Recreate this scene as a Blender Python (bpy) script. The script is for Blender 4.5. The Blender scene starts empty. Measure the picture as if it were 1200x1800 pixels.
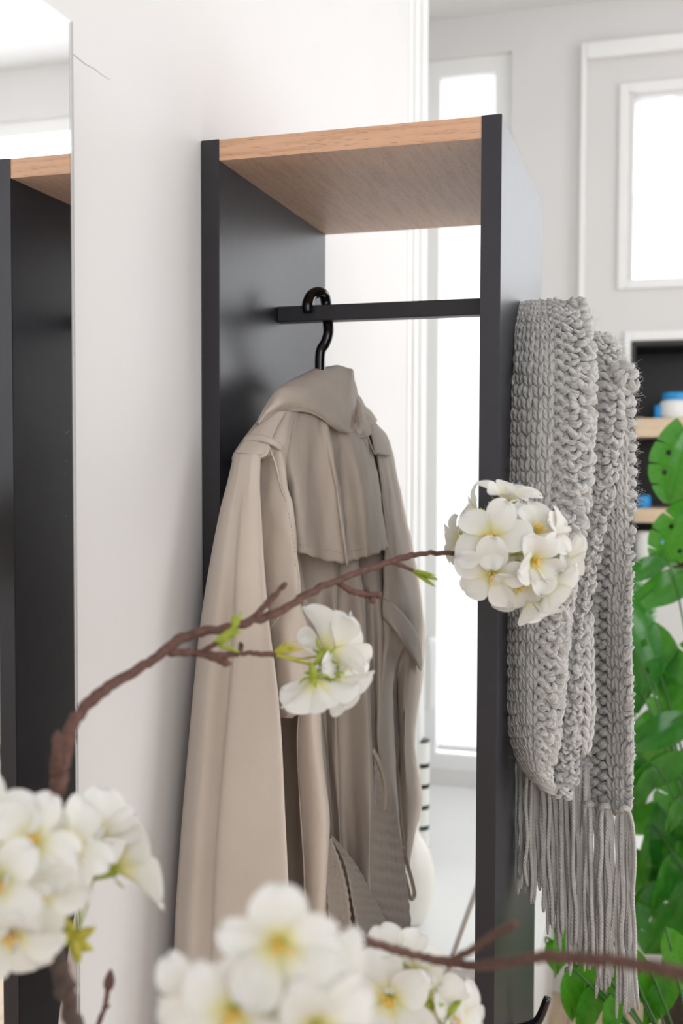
import bpy, bmesh, math, random
import numpy as np
from mathutils import Vector, Matrix

random.seed(7)
rng = np.random.default_rng(7)
scene = bpy.context.scene
col = scene.collection

# ------------------------------------------------------------------ camera
TOP = 1.85
CAM = np.array([0.59078, -1.33440, TOP - 0.43379])
YAW, PITCH, ROLL = [math.radians(a) for a in (16.483, -2.416, 0.153)]
FPX = 1881.6
FW = np.array([-math.sin(YAW) * math.cos(PITCH), math.cos(YAW) * math.cos(PITCH), math.sin(PITCH)])
_r = np.array([math.cos(YAW), math.sin(YAW), 0.0])
_u = np.cross(_r, FW)
RT = _r * math.cos(ROLL) + _u * math.sin(ROLL)
UP = -_r * math.sin(ROLL) + _u * math.cos(ROLL)
cd = bpy.data.cameras.new('camera')
cam = bpy.data.objects.new('camera', cd)
col.objects.link(cam)
M = Matrix.Identity(4)
for i in range(3):
    M[i][0], M[i][1], M[i][2], M[i][3] = RT[i], UP[i], -FW[i], CAM[i]
cam.matrix_world = M
cd.sensor_fit = 'VERTICAL'
cd.sensor_height = 36.0
cd.lens = FPX / 1800 * 36.0
cd.clip_start = 0.02
cd.dof.use_dof = True
cd.dof.focus_distance = 1.40
cd.dof.aperture_fstop = 3.8
scene.camera = cam

# ------------------------------------------------------------------ world, exposure
world = bpy.data.worlds.new('overcast_daylight')
scene.world = world
world.use_nodes = True
bg = world.node_tree.nodes['Background']
bg.inputs[0].default_value = (0.95, 0.975, 1.0, 1)
bg.inputs[1].default_value = 3.3
vs = scene.view_settings
vs.view_transform = 'Standard'
vs.look = 'None'
vs.gamma = 1
vs.use_curve_mapping = False
vs.exposure = 0.3



def portal(name, loc, rot, sx, sy):
    """guides sampling of the daylight through a window opening; gives no light of its own"""
    l = bpy.data.lights.new(name, 'AREA')
    l.shape = 'RECTANGLE'
    l.size, l.size_y = sx, sy
    l.cycles.is_portal = True
    o = bpy.data.objects.new(name, l)
    o.location = loc
    o.rotation_euler = rot
    col.objects.link(o)


# room extents
XW, XR, YB, YF, ZC = -0.0015, 2.9, -2.7, 2.30, 2.93
WR = (-0.4, 1.2, 0.5, 2.70)      # right wall window: y0 y1 z0 z1
WF = (0.84, 2.7, 0.50, 2.74)      # far wall big window: x0 x1 z0 z1
WB = (0.75, 2.65, 1.15, 2.82)         # back wall window
portal('window_right_offscreen', (XR + 0.02, (WR[0] + WR[1]) / 2, (WR[2] + WR[3]) / 2), (0, math.pi / 2, 0), WR[3] - WR[2], WR[1] - WR[0])
portal('window_far_offscreen', ((WF[0] + WF[1]) / 2, YF + 0.02, (WF[2] + WF[3]) / 2), (-math.pi / 2, 0, 0), WF[1] - WF[0], WF[3] - WF[2])
portal('window_behind_offscreen', ((WB[0] + WB[1]) / 2, YB - 0.02, (WB[2] + WB[3]) / 2), (math.pi / 2, 0, 0), WB[1] - WB[0], WB[3] - WB[2])


# ------------------------------------------------------------------ geometry helpers
def ray(x, y):
    return FW + RT * (x - 600) / FPX - UP * (y - 900) / FPX


def onX(x, y, X):
    d = ray(x, y)
    return CAM + d * ((X - CAM[0]) / d[0])


def onY(x, y, Y):
    d = ray(x, y)
    return CAM + d * ((Y - CAM[1]) / d[1])


def onZ(x, y, Z):
    d = ray(x, y)
    return CAM + d * ((Z - CAM[2]) / d[2])


def atz(x, y, z):
    return CAM + ray(x, y) * z


PHI = math.radians(14)
CC = np.array([0.10, 0.225, 0.0])
SS = np.array([math.sin(PHI), math.cos(PHI), 0.0])
NN = np.array([math.cos(PHI), -math.sin(PHI), 0.0])


def loc(s, n, z):
    return CC + SS * s + NN * n + np.array([0, 0, z])


def onN(x, y, n):
    d = ray(x, y)
    t = ((CC - CAM) @ NN + n) / (d @ NN)
    return CAM + d * t


def tag(o, label=None, cat=None, group=None, kind=None):
    if label: o['label'] = label
    if cat: o['category'] = cat
    if group: o['group'] = group
    if kind: o['kind'] = kind
    return o


def empty(name, l=(0, 0, 0)):
    o = bpy.data.objects.new(name, None)
    o.empty_display_size = 0.02
    o.location = Vector(l)
    col.objects.link(o)
    return o


def link(name, me, mat=None, parent=None, smooth=False):
    o = bpy.data.objects.new(name, me)
    col.objects.link(o)
    if mat is not None and not me.materials:
        me.materials.append(mat)
    if smooth:
        me.polygons.foreach_set('use_smooth', [True] * len(me.polygons))
    if parent is not None:
        o.parent = parent
        if parent.type == 'EMPTY':
            o.matrix_parent_inverse = Matrix.Translation(-parent.location)
    return o


class MB:
    """collects vertices, faces and uvs of one mesh"""

    def __init__(self):
        self.v, self.f, self.uv = [], [], []

    def add(self, vs_, fs, uvs=None):
        b = len(self.v)
        self.v.extend([tuple(map(float, p)) for p in vs_])
        self.f.extend([tuple(i + b for i in f) for f in fs])
        self.uv.extend(uvs if uvs is not None else [(0.0, 0.0)] * len(vs_))

    def box(self, x0, x1, y0, y1, z0, z1):
        v = [(x, y, z) for z in (z0, z1) for y in (y0, y1) for x in (x0, x1)]
        self.add(v, [(0, 2, 3, 1), (4, 5, 7, 6), (0, 1, 5, 4), (2, 6, 7, 3), (0, 4, 6, 2), (1, 3, 7, 5)])

    def tube(self, pts, rad, sides=8, caps=True, uvlen=1.0, flat=None):
        pts = np.asarray(pts, float)
        n = len(pts)
        rad = np.broadcast_to(np.asarray(rad, float), (n,))
        t = np.gradient(pts, axis=0)
        t /= np.linalg.norm(t, axis=1)[:, None] + 1e-12
        ref = np.array([0.0, 0, 1]) if abs(t[0][2]) < 0.9 else np.array([1.0, 0, 0])
        a = np.cross(t[0], ref); a /= np.linalg.norm(a)
        vv, uvs, fs = [], [], []
        for i in range(n):
            a = a - t[i] * (a @ t[i]); a /= np.linalg.norm(a) + 1e-12
            b = np.cross(t[i], a)
            for k in range(sides):
                an = 2 * math.pi * k / sides
                fl = 1.0 if flat is None else flat
                vv.append(pts[i] + rad[i] * (a * math.cos(an) + b * math.sin(an) * fl))
                uvs.append((k / sides, uvlen * i / (n - 1)))
        for i in range(n - 1):
            for k in range(sides):
                k2 = (k + 1) % sides
                fs.append((i * sides + k, i * sides + k2, (i + 1) * sides + k2, (i + 1) * sides + k))
        if caps:
            fs.append(tuple(range(sides))[::-1])
            fs.append(tuple((n - 1) * sides + k for k in range(sides)))
        self.add(vv, fs, uvs)

    def grid(self, G, closed=False):
        """G: array [nu][nv][3]"""
        nu, nv = G.shape[:2]
        vv = G.reshape(-1, 3)
        uvs = [(i / (nu - 1), j / (nv - 1)) for i in range(nu) for j in range(nv)]
        fs = []
        for i in range(nu if closed else nu - 1):
            i2 = (i + 1) % nu
            for j in range(nv - 1):
                fs.append((i * nv + j, i2 * nv + j, i2 * nv + j + 1, i * nv + j + 1))
        self.add(vv, fs, uvs)

    def mesh(self, name):
        me = bpy.data.meshes.new(name)
        me.from_pydata(self.v, [], self.f)
        ul = me.uv_layers.new(name='uv')
        li = np.empty(len(me.loops), dtype=np.int32)
        me.loops.foreach_get('vertex_index', li)
        ul.data.foreach_set('uv', np.asarray(self.uv, dtype=np.float32)[li].ravel())
        me.update()
        return me

    def build(self, name, mat, parent=None, smooth=False):
        return link(name, self.mesh(name), mat, parent, smooth)


def fix_normals(o):
    bm = bmesh.new(); bm.from_mesh(o.data)
    bmesh.ops.recalc_face_normals(bm, faces=bm.faces)
    bm.to_mesh(o.data); bm.free()
    return o


def bevel(o, w, seg=2):
    m = o.modifiers.new('bevel', 'BEVEL')
    m.width = w; m.segments = seg; m.limit_method = 'ANGLE'
    return o


def solidify(o, t, off=0.0):
    m = o.modifiers.new('thickness', 'SOLIDIFY')
    m.thickness = t; m.offset = off
    return o


def crom(P, n, closed=False):
    """Catmull-Rom through points P (k,d) sampled with n points per span"""
    P = np.asarray(P, float)
    k = len(P)
    out = []
    spans = k if closed else k - 1
    for i in range(spans):
        if closed:
            p0, p1, p2, p3 = P[(i - 1) % k], P[i], P[(i + 1) % k], P[(i + 2) % k]
        else:
            p1, p2 = P[i], P[i + 1]
            p0 = P[i - 1] if i > 0 else 2 * p1 - p2
            p3 = P[i + 2] if i + 2 < k else 2 * p2 - p1
        for j in range(n):
            t = j / n
            out.append(0.5 * (2 * p1 + (p2 - p0) * t + (2 * p0 - 5 * p1 + 4 * p2 - p3) * t * t
                              + (3 * p1 - p0 - 3 * p2 + p3) * t ** 3))
    if not closed:
        out.append(P[-1])
    return np.array(out)


def resample(P, n):
    """curve through P sampled at n points of equal arc length"""
    C = crom(P, 12)
    d = np.concatenate([[0], np.cumsum(np.linalg.norm(np.diff(C, axis=0), axis=1))])
    t = np.linspace(0, d[-1], n)
    return np.stack([np.interp(t, d, C[:, k]) for k in range(C.shape[1])], axis=1)


def loft(rails, nu, nv, closed=False):
    """surface through rails; every rail is resampled with the same parameter"""
    R = np.array([crom(r, max(1, nv // (len(r) - 1))) for r in rails])
    out = []
    for j in range(R.shape[1]):
        out.append(crom(R[:, j], nu, closed))
    return np.array(out).transpose(1, 0, 2)


def interp(y, ys, xs):
    return float(np.interp(y, ys, xs))


# ------------------------------------------------------------------ materials
def newmat(name):
    m = bpy.data.materials.new(name)
    m.use_nodes = True
    return m, m.node_tree, m.node_tree.nodes['Principled BSDF']


def setp(b, **k):
    names = dict(color='Base Color', rough='Roughness', metal='Metallic', spec='Specular IOR Level', trans='Transmission Weight',
                 ior='IOR', coat='Coat Weight', coatr='Coat Roughness', sheen='Sheen Weight', sub='Subsurface Weight')
    for a, v in k.items():
        b.inputs[names[a]].default_value = (*v, 1) if a == 'color' else v


def noise(nt, scale, detail=4, rough=0.55, coord='Object', stretch=None):
    tc = nt.nodes.new('ShaderNodeTexCoord')
    n = nt.nodes.new('ShaderNodeTexNoise')
    n.inputs['Scale'].default_value = scale
    n.inputs['Detail'].default_value = detail
    n.inputs['Roughness'].default_value = rough
    if stretch:
        mp = nt.nodes.new('ShaderNodeMapping')
        mp.inputs['Scale'].default_value = stretch
        nt.links.new(tc.outputs[coord], mp.inputs[0])
        nt.links.new(mp.outputs[0], n.inputs['Vector'])
    else:
        nt.links.new(tc.outputs[coord], n.inputs['Vector'])
    return n


def ramp(nt, src, stops):
    r = nt.nodes.new('ShaderNodeValToRGB')
    e = r.color_ramp.elements
    while len(e) < len(stops): e.new(0.5)
    for el, (p, c) in zip(e, stops):
        el.position = p; el.color = (*c, 1)
    nt.links.new(src, r.inputs[0])
    return r


def bump(nt, b, src, strength, dist=0.001):
    bp = nt.nodes.new('ShaderNodeBump')
    bp.inputs['Strength'].default_value = strength
    bp.inputs['Distance'].default_value = dist
    nt.links.new(src, bp.inputs['Height'])
    nt.links.new(bp.outputs[0], b.inputs['Normal'])
    return bp


def simple(name, color, rough=0.5, var=0.06, scale=20, bmp=0.0, bscale=200, **k):
    m, nt, b = newmat(name)
    setp(b, color=color, rough=rough, **k)
    n = noise(nt, scale)
    r = ramp(nt, n.outputs[0], [(0.3, tuple(c * (1 - var) for c in color)), (0.7, tuple(min(1, c * (1 + var)) for c in color))])
    nt.links.new(r.outputs[0], b.inputs['Base Color'])
    if bmp:
        n2 = noise(nt, bscale, 3)
        bump(nt, b, n2.outputs[0], bmp)
    return m


def oak(name, stretch, light=(0.70, 0.42, 0.27), dark=(0.58, 0.32, 0.19), pores=0.35):
    m, nt, b = newmat(name)
    setp(b, rough=0.45, spec=0.35)
    n = noise(nt, 6, 6, 0.6, stretch=stretch)
    r = ramp(nt, n.outputs[0], [(0.30, dark), (0.52, light), (0.75, tuple(c * 1.08 for c in light))])
    st2 = tuple(s * 3.2 if s > 3 else s * 5 for s in stretch)
    n2 = noise(nt, 9, 2, 0.5, stretch=st2)
    r2 = ramp(nt, n2.outputs[0], [(0.30, (1 - pores,) * 3), (0.40, (1, 1, 1))])
    mx = nt.nodes.new('ShaderNodeMixRGB'); mx.blend_type = 'MULTIPLY'; mx.inputs[0].default_value = 1
    nt.links.new(r.outputs[0], mx.inputs[1]); nt.links.new(r2.outputs[0], mx.inputs[2])
    nt.links.new(mx.outputs[0], b.inputs['Base Color'])
    bump(nt, b, r2.outputs[0], 0.25, 0.0006)
    return m


MAT = {}
MAT['wall'] = simple('wall_paint', (0.74, 0.725, 0.72), 0.75, 0.015, 3, 0.12, 160)
MAT['white'] = simple('white_lacquer', (0.88, 0.88, 0.87), 0.4, 0.015, 6)
MAT['ceiling'] = simple('ceiling_paint', (0.76, 0.755, 0.75), 0.8, 0.015, 3)
MAT['black'] = simple('black_laminate', (0.020, 0.020, 0.029), 0.37, 0.15, 40, 0.03, 900, spec=0.45)
MAT['blackedge'] = simple('black_edge_band', (0.022, 0.020, 0.025), 0.42, 0.1, 30)
MAT['blackgloss'] = simple('black_gloss_plastic', (0.008, 0.007, 0.008), 0.10, 0.1, 30)
MAT['oak_edge'] = oak('oak_edge', (1.2, 25, 25))
MAT['oak_under'] = oak('oak_veneer', (25, 1.6, 25), (0.72, 0.49, 0.36), (0.62, 0.40, 0.28), 0.4)
MAT['oak_floor'] = oak('oak_floor', (12, 0.8, 12), (0.70, 0.53, 0.38), (0.6, 0.43, 0.29))
MAT['oak_pale'] = oak('oak_pale', (1.2, 20, 20), (0.75, 0.58, 0.42), (0.65, 0.48, 0.33), 0.15)
m, nt, b = newmat('mirror_silver'); setp(b, color=(0.93, 0.945, 0.95), rough=0.004, metal=1.0); MAT['mirror'] = m
n = noise(nt, 900, 1, 0.3)
r = ramp(nt, n.outputs[0], [(0.80, (0.93, 0.945, 0.95)), (0.84, (0.97, 0.97, 0.97))])
nt.links.new(r.outputs[0], b.inputs['Base Color'])
MAT['chrome'] = simple('chrome', (0.75, 0.76, 0.78), 0.12, 0.02, 10, metal=1.0)
MAT['glassedge'] = simple('glass_edge', (0.88, 0.90, 0.90), 0.15, 0.02, 10, spec=0.8)  # near-white colour paints in the bright reflection along the mirror's bevel


def cloth_mat(name, c1, c2, weave=1.0):
    m, nt, b = newmat(name)
    setp(b, rough=0.85, spec=0.2, sheen=0.15)
    n = noise(nt, 9, 4)
    r = ramp(nt, n.outputs[0], [(0.3, c1), (0.7, c2)])
    nt.links.new(r.outputs[0], b.inputs['Base Color'])
    n2 = noise(nt, 600, 2, 0.6, stretch=(1, 1, 3.0))
    n3 = noise(nt, 35, 4, 0.55)
    mx = nt.nodes.new('ShaderNodeMath'); mx.operation = 'MULTIPLY_ADD'; mx.inputs[1].default_value = 5.0
    nt.links.new(n3.outputs[0], mx.inputs[0]); nt.links.new(n2.outputs[0], mx.inputs[2])
    bump(nt, b, mx.outputs[0], 0.35 * weave, 0.0009)
    return m


MAT['coat'] = cloth_mat('beige_cotton_twill', (0.57, 0.485, 0.415), (0.61, 0.525, 0.455))
MAT['coat_in'] = MAT['coat']
MAT['thread'] = simple('beige_thread', (0.56, 0.475, 0.41), 0.8, 0.1, 60)

m, nt, b = newmat('grey_wool_yarn'); MAT['yarn'] = m
setp(b, rough=0.95, spec=0.1, sheen=0.35)
tc = nt.nodes.new('ShaderNodeTexCoord')
mp = nt.nodes.new('ShaderNodeMapping'); mp.inputs['Scale'].default_value = (2.0, 1.6, 1); mp.inputs['Rotation'].default_value = (0, 0, 0)
nt.links.new(tc.outputs['UV'], mp.inputs[0])
sx = nt.nodes.new('ShaderNodeSeparateXYZ'); nt.links.new(mp.outputs[0], sx.inputs[0])
ad = nt.nodes.new('ShaderNodeMath'); ad.operation = 'ADD'; nt.links.new(sx.outputs[0], ad.inputs[0]); nt.links.new(sx.outputs[1], ad.inputs[1])
mu = nt.nodes.new('ShaderNodeMath'); mu.operation = 'MULTIPLY'; mu.inputs[1].default_value = 2 * math.pi; nt.links.new(ad.outputs[0], mu.inputs[0])
sn = nt.nodes.new('ShaderNodeMath'); sn.operation = 'SINE'; nt.links.new(mu.outputs[0], sn.inputs[0])
ab = nt.nodes.new('ShaderNodeMath'); ab.operation = 'ABSOLUTE'; nt.links.new(sn.outputs[0], ab.inputs[0])
nf = noise(nt, 700, 3, 0.7)
ad2 = nt.nodes.new('ShaderNodeMath'); ad2.operation = 'MULTIPLY_ADD'; ad2.inputs[1].default_value = 0.9
nt.links.new(nf.outputs[0], ad2.inputs[0]); nt.links.new(ab.outputs[0], ad2.inputs[2])
bump(nt, b, ad2.outputs[0], 0.7, 0.0014)
nv_ = noise(nt, 60, 3)
r = ramp(nt, nv_.outputs[0], [(0.3, (0.50, 0.485, 0.465)), (0.7, (0.62, 0.60, 0.58))])
nt.links.new(r.outputs[0], b.inputs['Base Color'])
MAT['fuzz'] = simple('wool_fibre', (0.58, 0.565, 0.55), 0.9, 0.05, 50)


def translucent_mat(name, nodes_color, amount, rough=0.5, spec=0.3):
    """principled mixed with translucency, colour from function(nt) -> socket"""
    m, nt, b = newmat(name)
    setp(b, rough=rough, spec=spec)
    c = nodes_color(nt)
    nt.links.new(c, b.inputs['Base Color'])
    t = nt.nodes.new('ShaderNodeBsdfTranslucent')
    nt.links.new(c, t.inputs[0])
    mx = nt.nodes.new('ShaderNodeMixShader'); mx.inputs[0].default_value = amount
    out = nt.nodes['Material Output']
    nt.links.new(b.outputs[0], mx.inputs[1]); nt.links.new(t.outputs[0], mx.inputs[2])
    nt.links.new(mx.outputs[0], out.inputs[0])
    return m


def petal_color(nt):
    tc = nt.nodes.new('ShaderNodeTexCoord')
    s = nt.nodes.new('ShaderNodeSeparateXYZ'); nt.links.new(tc.outputs['UV'], s.inputs[0])
    n = noise(nt, 40, 3, coord='UV')
    a = nt.nodes.new('ShaderNodeMath'); a.operation = 'MULTIPLY_ADD'; a.inputs[1].default_value = 0.18
    nt.links.new(n.outputs[0], a.inputs[0]); nt.links.new(s.outputs[1], a.inputs[2])
    return ramp(nt, a.outputs[0], [(0.07, (0.60, 0.62, 0.14)), (0.17, (0.82, 0.77, 0.40)), (0.34, (0.83, 0.815, 0.75)), (0.8, (0.84, 0.83, 0.81))]).outputs[0]


MAT['petal'] = translucent_mat('white_petal', petal_color, 0.28, 0.6, 0.15)


def green_color(c1, c2, c3, sc=30):
    def f(nt):
        n = noise(nt, sc, 4)
        return ramp(nt, n.outputs[0], [(0.3, c1), (0.5, c2), (0.7, c3)]).outputs[0]
    return f


MAT['bud_green'] = translucent_mat('fresh_green', green_color((0.30, 0.40, 0.04), (0.42, 0.50, 0.07), (0.50, 0.55, 0.10), 120), 0.3)
MAT['yellow_green'] = translucent_mat('yellow_green', green_color((0.50, 0.45, 0.04), (0.60, 0.55, 0.08), (0.62, 0.58, 0.12), 120), 0.3)
MAT['stamen'] = simple('orange_stamen', (0.90, 0.55, 0.12), 0.6, 0.2, 300)
MAT['bark'] = simple('reddish_bark', (0.105, 0.046, 0.033), 0.7, 0.4, 160, 0.6, 260)
MAT['bark_dark'] = simple('dark_bark', (0.07, 0.045, 0.036), 0.75, 0.4, 120, 0.8, 200)


# ------------------------------------------------------------------ room shell
def wall(name, boxes, mat):
    mb = MB()
    for bx in boxes: mb.box(*bx)
    o = mb.build(name, mat)
    return tag(o, kind='structure')


T = 0.12
wall('floor', [(-0.5, XR + T, YB - T, YF + 0.6, -0.08, -0.02)], MAT['wall'])
fl = bpy.data.objects['floor']
for i, x in enumerate(np.arange(-0.45, XR, 0.14)):
    for k in range(4):
        y0 = YB + k * 2.0 + (i % 3) * 0.5 - 0.6
        mb = MB(); mb.box(x, x + 0.138, max(YB, y0), min(YF, y0 + 1.997), -0.02, 0.0)
        if min(YF, y0 + 1.997) > max(YB, y0): mb.build('floor_plank', MAT['oak_floor'], fl)
wall('ceiling', [(-0.5, XR + T, YB - T, YF + 0.6, ZC, ZC + 0.1)], MAT['ceiling'])
wall('wall_left', [(XW - T, XW, YB, 1.24, 0, ZC), (-0.34, -0.22, 1.24, YF, 0, ZC), (-0.34, XW - T, 1.24, 1.26, 0, ZC)], MAT['wall'])
wall('wall_right', [(XR, XR + T, YB, WR[0], 0, ZC), (XR, XR + T, WR[1], YF, 0, ZC),
                    (XR, XR + T, WR[0], WR[1], 0, WR[2]), (XR, XR + T, WR[0], WR[1], WR[3], ZC)], MAT['wall'])
wall('wall_back', [(XW - T, WB[0], YB - T, YB, 0, ZC), (WB[1], XR + T, YB - T, YB, 0, ZC),
                   (WB[0], WB[1], YB - T, YB, 0, WB[2]), (WB[0], WB[1], YB - T, YB, WB[3], ZC)], MAT['wall'])

# far wall with a narrow window, a niche for shelves, and the large window
WN = (-0.20, onY(893, 800, YF)[0], 0.36, 2.80)                   # narrow window x0 x1 z0 z1
NX0 = onY(1107, 700, YF)[0]; NX1 = 0.80
NZ1 = onY(1150, 598, YF)[2]; NZ0 = onY(1150, 1015, YF)[2]
DPX0 = onY(1104, 300, YF)[0]; DPZ0 = onY(1150, 490, YF)[2]; DPZ1 = onY(1150, 160, YF)[2]
wall('wall_far', [(-0.34, WN[0], YF, YF + T, 0, ZC), (WN[0], WN[1], YF, YF + T, 0, WN[2]), (WN[0], WN[1], YF, YF + T, WN[3], ZC),
                  (WN[1], NX0, YF, YF + T, 0, ZC), (NX0, NX1, YF, YF + T, 0, NZ0), (NX0, NX1, YF, YF + T, NZ1, DPZ0),
                  (NX0, NX1, YF, YF + T, DPZ1, ZC),
                  (NX1, WF[0], YF, YF + T, 0, ZC), (WF[0], WF[1], YF, YF + T, 0, WF[2]), (WF[0], WF[1], YF, YF + T, WF[3], ZC),
                  (WF[1], XR + T, YF, YF + T, 0, ZC)], MAT['wall'])


def window_unit(name, x0, x1, z0, z1, axis, at_, muntins=(), th=0.05, w=0.055):
    """frame and mullions in a wall opening; axis 'x' = wall along X at y=at_, axis 'y' = wall along Y at x=at_"""
    def bx(mb, a0, a1, c0, c1, d=th):
        if axis == 'x': mb.box(a0, a1, at_ + 0.02, at_ + 0.02 + d, c0, c1)
        else: mb.box(at_ + 0.02, at_ + 0.02 + d, a0, a1, c0, c1)
    mb = MB()
    bx(mb, x0, x0 + w, z0, z1); bx(mb, x1 - w, x1, z0, z1); bx(mb, x0 + w, x1 - w, z0, z0 + w); bx(mb, x0 + w, x1 - w, z1 - w, z1)
    o = mb.build(name, MAT['white']); tag(o, kind='structure')
    for a in muntins:
        mb = MB(); bx(mb, a - 0.025, a + 0.025, z0 + w, z1 - w, th * 0.8); mb.build('mullion', MAT['white'], o)
    return o


w1 = window_unit('window_1', WN[0], WN[1], WN[2], WN[3], 'x', YF)
window_unit('window_2', WF[0], WF[1], WF[2], WF[3], 'x', YF, (1.55, 2.12))
window_unit('window_3', WR[0], WR[1], WR[2], WR[3], 'y', XR, (0.4,))
window_unit('window_4', WB[0], WB[1], WB[2], WB[3], 'x', YB - 0.1, (1.45,))

# moulded casing where the left wall ends
mb = MB()
for a, b_, d in ((1.225, 1.262, 0.004), (1.262, 1.30, 0.012), (1.30, 1.335, 0.005), (1.335, 1.38, 0.014), (1.38, 1.43, 0.006)):
    mb.box(XW - T, XW + d, a, b_, 0, ZC)
tag(bevel(mb.build('trim_1', MAT['white']), 0.003), kind='structure')

# roller blind in the narrow window
m, nt, b = newmat('white_blind_fabric'); setp(b, color=(0.86, 0.86, 0.85), rough=0.8)
t = nt.nodes.new('ShaderNodeBsdfTranslucent'); t.inputs[0].default_value = (0.85, 0.86, 0.86, 1)
mx = nt.nodes.new('ShaderNodeMixShader'); mx.inputs[0].default_value = 0.6
nt.links.new(b.outputs[0], mx.inputs[1]); nt.links.new(t.outputs[0], mx.inputs[2]); nt.links.new(mx.outputs[0], nt.nodes['Material Output'].inputs[0])
n = noise(nt, 300, 2); bump(nt, b, n.outputs[0], 0.2)
MAT['blind'] = m
rb = empty('roller_blind', ((WN[0] + WN[1]) / 2, YF + 0.045, WN[2]))
tag(rb, 'white fabric roller blind drawn down in the narrow window frame', 'blind')
mb = MB(); mb.box(WN[0] + 0.056, WN[1] - 0.056, YF + 0.04, YF + 0.043, WN[2] + 0.08, WN[3] - 0.05); mb.build('blind_fabric', MAT['blind'], rb)
mb = MB(); mb.box(WN[0] + 0.058, WN[1] - 0.058, YF + 0.034, YF + 0.048, WN[2] + 0.062, WN[2] + 0.08); mb.build('bottom_bar', MAT['white'], rb)
mb = MB(); mb.tube([(WN[0] + 0.058, YF + 0.045, WN[3] - 0.04), (WN[1] - 0.058, YF + 0.045, WN[3] - 0.04)], 0.016, 12); mb.build('roller_tube', MAT['white'], rb, True)

# white lever handle on the window frame
h0, h1 = onY(757, 1120, YF - 0.01), onY(757, 1240, YF - 0.01)
mb = MB()
xh = h0[0]
pts = crom([(xh, YF + 0.02, h0[2] - 0.012), (xh, YF - 0.025, h0[2] - 0.01), (xh + 0.006, YF - 0.04, h0[2] - 0.035), (xh + 0.008, YF - 0.042, h1[2] + 0.03),
            (xh - 0.004, YF - 0.035, h1[2]), (xh - 0.03, YF - 0.03, h1[2] - 0.004)], 6)
mb.tube(pts, 0.012, 10)
wh = mb.build('window_handle', MAT['white'], w1, True)

# far door with glazed upper pane right of the pilaster
dfx0 = onY(1026, 300, YF)[0]
mb = MB(); zt = onY(1060, 105, YF)[2]
mb.box(dfx0 - 0.012, dfx0 + 0.006, YF - 0.03, YF, 0.9, zt + 0.05)
mb.box(dfx0 + 0.006, NX1, YF - 0.03, YF, zt, zt + 0.05)
tag(bevel(mb.build('trim_2', MAT['white']), 0.004), kind='structure')
mb = MB()
for (a0, a1, c0, c1) in ((DPX0 - 0.03, DPX0, DPZ0 - .03, DPZ1 + .03), (DPX0, NX1, DPZ1, DPZ1 + .03), (DPX0, NX1, DPZ0 - .03, DPZ0),
                         (NX0 - 0.02, NX0, NZ0 - .02, NZ1 + .03), (NX0, NX1, NZ1, NZ1 + .03)):
    mb.box(a0, a1, YF - 0.012, YF, c0, c1)
tag(bevel(mb.build('trim_3', MAT['white']), 0.003), kind='structure')

# ------------------------------------------------------------------ clothes rack
W, D, TP, TO = 0.40, 0.474, 0.0251, 0.0277
rack = empty('clothes_rack', (W / 2, D / 2, 0))
tag(rack, 'narrow open wardrobe with black side panels, oak top and hanging rail', 'wardrobe')
for x0 in (0.0, W - TP):
    mb = MB(); mb.box(x0, x0 + TP, 0.0012, D, 0, TOP)
    sp = bevel(mb.build('side_panel', MAT['black'], rack), 0.0012)
    mb = MB(); mb.box(x0, x0 + TP, -0.0004, 0.0012, 0, TOP)
    mb.build('edge_band', MAT['blackedge'], sp)
mb = MB(); mb.box(TP, W - TP, 0.002, D, TOP - TO, TOP - 0.0005)
tb = mb.build('top_board', MAT['oak_under'], rack)
mb = MB(); mb.box(TP, W - TP, 0.0008, 0.002, TOP - TO, TOP - 0.0005); mb.build('edge_band', MAT['oak_edge'], tb)
mb = MB(); mb.box(TP, W - TP, 0.226, 0.252, 1.638, 1.662)
bevel(mb.build('hanging_rail', MAT['blackedge'], rack), 0.0015)
mb = MB(); mb.box(TP, W - TP, 0.002, D, 0.08, 0.08 + TO); mb.build('bottom_board', MAT['oak_under'], rack)
# pegs on the outer face of the right panel: one under the scarf, one lower down
PEG = (0.17, 1.575)
for yy, zz in (PEG,):
    mb = MB(); mb.tube(crom([(W, yy, zz), (W + 0.04, yy, zz), (W + 0.08, yy, zz + 0.001), (W + 0.095, yy, zz + 0.006)], 5), 0.009, 12)
    mb.build('peg', MAT['blackgloss'], rack, True)
q0 = onX(918, 1808, W); q1 = atz(957, 1752, 1.58)
yy = 0.21
pa = onY(905, 1812, yy); pb = onY(938, 1800, yy); pc = onY(950, 1785, yy); pd = onY(962, 1754, yy)
pa[0] = W
mb = MB(); mb.tube(crom([pa, pb, pc, pd], 6), np.linspace(0.008, 0.0055, 19), 12)
mb.build('peg', MAT['blackgloss'], rack, True)

# ------------------------------------------------------------------ mirror on the left wall
XM, YM, ZM = 0.041, -0.398, 1.846
mir = empty('wall_mirror', (0, -0.9, 0.1))
tag(mir, 'tall frameless mirror mounted on the white wall, reflecting the wardrobe', 'mirror')
mb = MB(); mb.box(XM - 0.0005, XM, -1.30, YM - 0.0040, 0.1, ZM - 0.0022); mb.build('mirror_glass', MAT['mirror'], mir)
mb = MB(); mb.box(XM - 0.006, XM - 0.0006, -1.3022, YM - 0.0003, 0.098, ZM); bevel(mb.build('glass_edge', MAT['glassedge'], mir), 0.0004)
mb = MB(); mb.box(XM - 0.0005, XM + 0.0001, YM - 0.0052, YM - 0.0042, 0.1, ZM - 0.003); mb.build('edge_line', MAT['blackedge'], mir)
mb = MB(); mb.box(XM - 0.0062, XM - 0.0004, YM - 0.0003, YM + 0.0008, 0.098, ZM); mb.build('edge_line', MAT['blackedge'], mir)
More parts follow.
